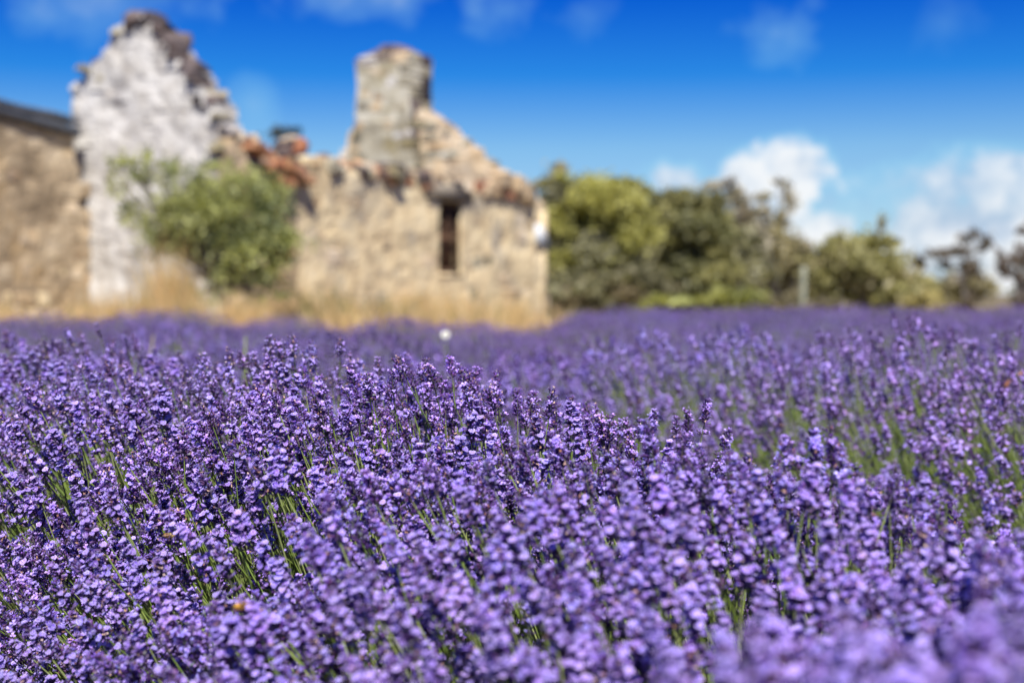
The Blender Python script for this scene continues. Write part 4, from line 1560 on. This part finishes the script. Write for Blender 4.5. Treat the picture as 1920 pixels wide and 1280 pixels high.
def white_flower():
    p = at(835, 628, 5.2)
    root = thing("white_flower", "single white flower standing above the blurred lavender", "flower", (p.x, p.y, 0))
    t = Tpl()
    tube(t, [(0, 0, 0.0), (0.02, 0, p.z * 0.5), (0, 0, p.z)], [0.003, 0.0025, 0.002], 5, (0.12, 0.18, 0.04))
    link("stem", tpl_mesh("stem", t, [M_stem]), root)
    ax = Vector((0.05, -0.8, 0.55)).normalized()
    x, y, z = basis(ax, 0)
    c = Vector((0, 0, p.z))
    rng = random.Random(4)
    for k in range(9):
        w = 2 * math.pi * k / 9
        u = x * math.cos(w) + y * math.sin(w)
        s = z.cross(u)
        t = Tpl()
        t.add([c, c + u * .008 + s * .005 + z * .003, c + u * .015 + s * .004 + z * .004, c + u * .0165 + z * .003, c + u * .015 - s * .004 + z * .004, c + u * .008 - s * .005 + z * .003],
              [(0, 1, 5), (1, 2, 5), (2, 4, 5), (2, 3, 4)], (0.80, 0.80, 0.76))
        link("petal", tpl_mesh("petal", t, [M_leaf]), root)
    t = Tpl()
    disc(t, c + z * 0.004, x, y, z, 0.005, (0.62, 0.55, 0.25), (0.7, 0.65, 0.4), 8, -0.4, rng, False)
    link("flower_centre", tpl_mesh("flower_centre", t, [M_leaf]), root)


white_flower()


def stalk(name, label, px, top, depth, col, w, seed, lean=(0.0, 0.0), cat="grass"):
    p = at(px, top, depth)
    t = Tpl()
    z = p.z
    pts = [Vector((-lean[0] * z, -lean[1] * z, 0)) * (1 - k / 6) ** 1 + Vector((0, 0, z * k / 6)) for k in range(7)]
    tube(t, pts, [w, w, w * .95, w * .9, w * 1.2, w * 1.3, w * .7], 6, col)
    o = link(name, tpl_mesh(name, t, [M_grass], True), None, label=label, category=cat)
    o.location = (p.x, p.y, 0)


stalk("grass_stalk", "single upright pale yellow-green stalk above the soft left mound", 460, 632, 3.9, (0.30, 0.35, 0.13), 0.0042, 1)
stalk("grass_stalk", "straw-coloured leaning stalk left of the pale yellow-green one", 288, 628, 4.3, (0.36, 0.32, 0.18), 0.0036, 2, (0.16, 0))


def bramble():
    t = Tpl()
    D = 2.5
    P = [at(x, y, D) for x, y in ((1945, 690), (1915, 700), (1895, 712), (1880, 726), (1872, 742))]
    tube(t, P, [0.003, 0.003, 0.003, 0.0026, 0.002], 6, (0.30, 0.13, 0.07))
    P = [at(x, y, D) for x, y in ((1890, 716), (1884, 740), (1882, 770), (1884, 800), (1888, 880))]
    tube(t, P, [0.0022, 0.0022, 0.002, 0.002, 0.002], 6, (0.28, 0.13, 0.08))
    P = [at(x, y, D) for x, y in ((1945, 690), (1965, 720), (1975, 800), (1980, 900))]
    tube(t, P, [0.003] * 4, 6, (0.28, 0.13, 0.08))
    o = link("dry_bramble", tpl_mesh("dry_bramble", t, [M_stem], True), None, label="thin reddish brown bramble stem arching out of the lavender at the right edge", category="bramble")


bramble()


def curled_leaf():
    p = at(1388, 700, 3.3)
    t = Tpl()
    prev = None
    v, tri = [], []
    for k in range(8):
        u = k / 7
        c = Vector((0.05 * u, 0.0, 0.035 * math.sin(u * 2.6)))
        w = 0.008 * math.sin(math.pi * (0.12 + 0.86 * u))
        v += [c + Vector((0, -w, w * .6)), c + Vector((0, w, -w * .2))]
    for k in range(7):
        a = 2 * k
        tri += [(a, a + 1, a + 3), (a, a + 3, a + 2)]
    t.add(v, tri, (0.36, 0.42, 0.12))
    tube(t, [(0, 0, -0.25), (-0.01, 0, -0.1), (0, 0, 0)], [.002, .002, .0015], 5, (0.20, 0.25, 0.08))
    o = link("curled_leaf", tpl_mesh("curled_leaf", t, [M_leaf], True), None, label="curled yellow-green leaf poking from the blurred second row", category="leaf")
    o.location = p


curled_leaf()


def bee(px, py, label, heading, gold, size, toward=0.006):
    dg = bpy.context.evaluated_depsgraph_get()
    d = ray(px, py).normalized()
    hit, loc, nrm, _, _, _ = scene.ray_cast(dg, CAM, d)
    if not hit:
        loc = at(px, py, 1.35)
    loc = loc - d * toward
    root = thing("honey_bee", label, "bee", loc, None)
    t = Tpl()
    # head, thorax and abdomen in one skin along x
    prof = [(0.0075, 0.0004), (0.0070, 0.0013), (0.0058, 0.0017), (0.0047, 0.0012), (0.0042, 0.0014), (0.0030, 0.0024), (0.0012, 0.0027), (-0.0005, 0.0022), (-0.0012, 0.0010),
            (-0.0022, 0.0019), (-0.0038, 0.0025), (-0.0055, 0.0024), (-0.0070, 0.0018), (-0.0082, 0.0009)]
    cols = [(0.06, .04, .03)] * 4 + [gold] * 4 + [(0.07, .045, .03), (0.40, .20, .05), (0.08, .045, .025), (0.38, .19, .05), (0.08, .045, .025), (0.05, .03, .02)]
    tube(t, [Vector((x, 0, 0)) for x, _ in prof], [r for _, r in prof], 9, cols)
    rng = random.Random(3)
    for _ in range(170):                       # thorax and rump fuzz
        x = rng.choice([rng.uniform(-.0008, .0042), rng.uniform(-.004, -.001)])
        a = rng.uniform(0, 6.28)
        u = Vector((rng.gauss(0, .3), math.cos(a), math.sin(a))).normalized()
        b = Vector((x, 0, 0)) + u * 0.0022
        s = Vector((0.00018, 0, 0))
        t.add([b - s, b + s, b + u * 0.0011], [(0, 1, 2)], tuple(q * rng.uniform(.8, 1.5) for q in gold))
    body = link("body", tpl_mesh("body", t, [M_grass], True), root)
    for sgn in (-1, 1):
        w = Tpl()
        v = [Vector((0.002, sgn * 0.0015, 0.0022)), Vector((-0.001, sgn * 0.006, 0.0035)), Vector((-0.0055, sgn * 0.0085, 0.004)), Vector((-0.0085, sgn * 0.0075, 0.0038)), Vector((-0.006, sgn * 0.004, 0.003))]
        w.add(v, [(0, 1, 4), (1, 2, 4), (2, 3, 4)], (1, 1, 1))
        link("wing", tpl_mesh("wing", w, [M_bee_wing]), root)
        for k in range(3):
            lg = Tpl()
            x0 = 0.003 - k * 0.0017
            tube(lg, [(x0, sgn * 0.0016, -0.0012), (x0 + (1 - k) * .0012, sgn * 0.0042, -0.0010), (x0 + (1 - k) * .002, sgn * 0.0052, -0.0045)], [.0004, .00035, .0002], 4, (0.10, 0.06, 0.03))
            link("leg", tpl_mesh("leg", lg, [M_grass]), root)
    root.rotation_euler = heading
    root.scale = (size, size, size)
    return root


bpy.context.view_layer.update()
bee(320, 1003, "brown and tan honey bee with a spread wing, upper of the two bees", (math.radians(20), 0, math.radians(10)), (0.50, 0.36, 0.16), 0.95)
bee(450, 1136, "bright orange-gold honey bee on a lavender spike, lower of the two bees", (math.radians(25), math.radians(10), math.radians(175)), (0.66, 0.36, 0.07), 1.0)
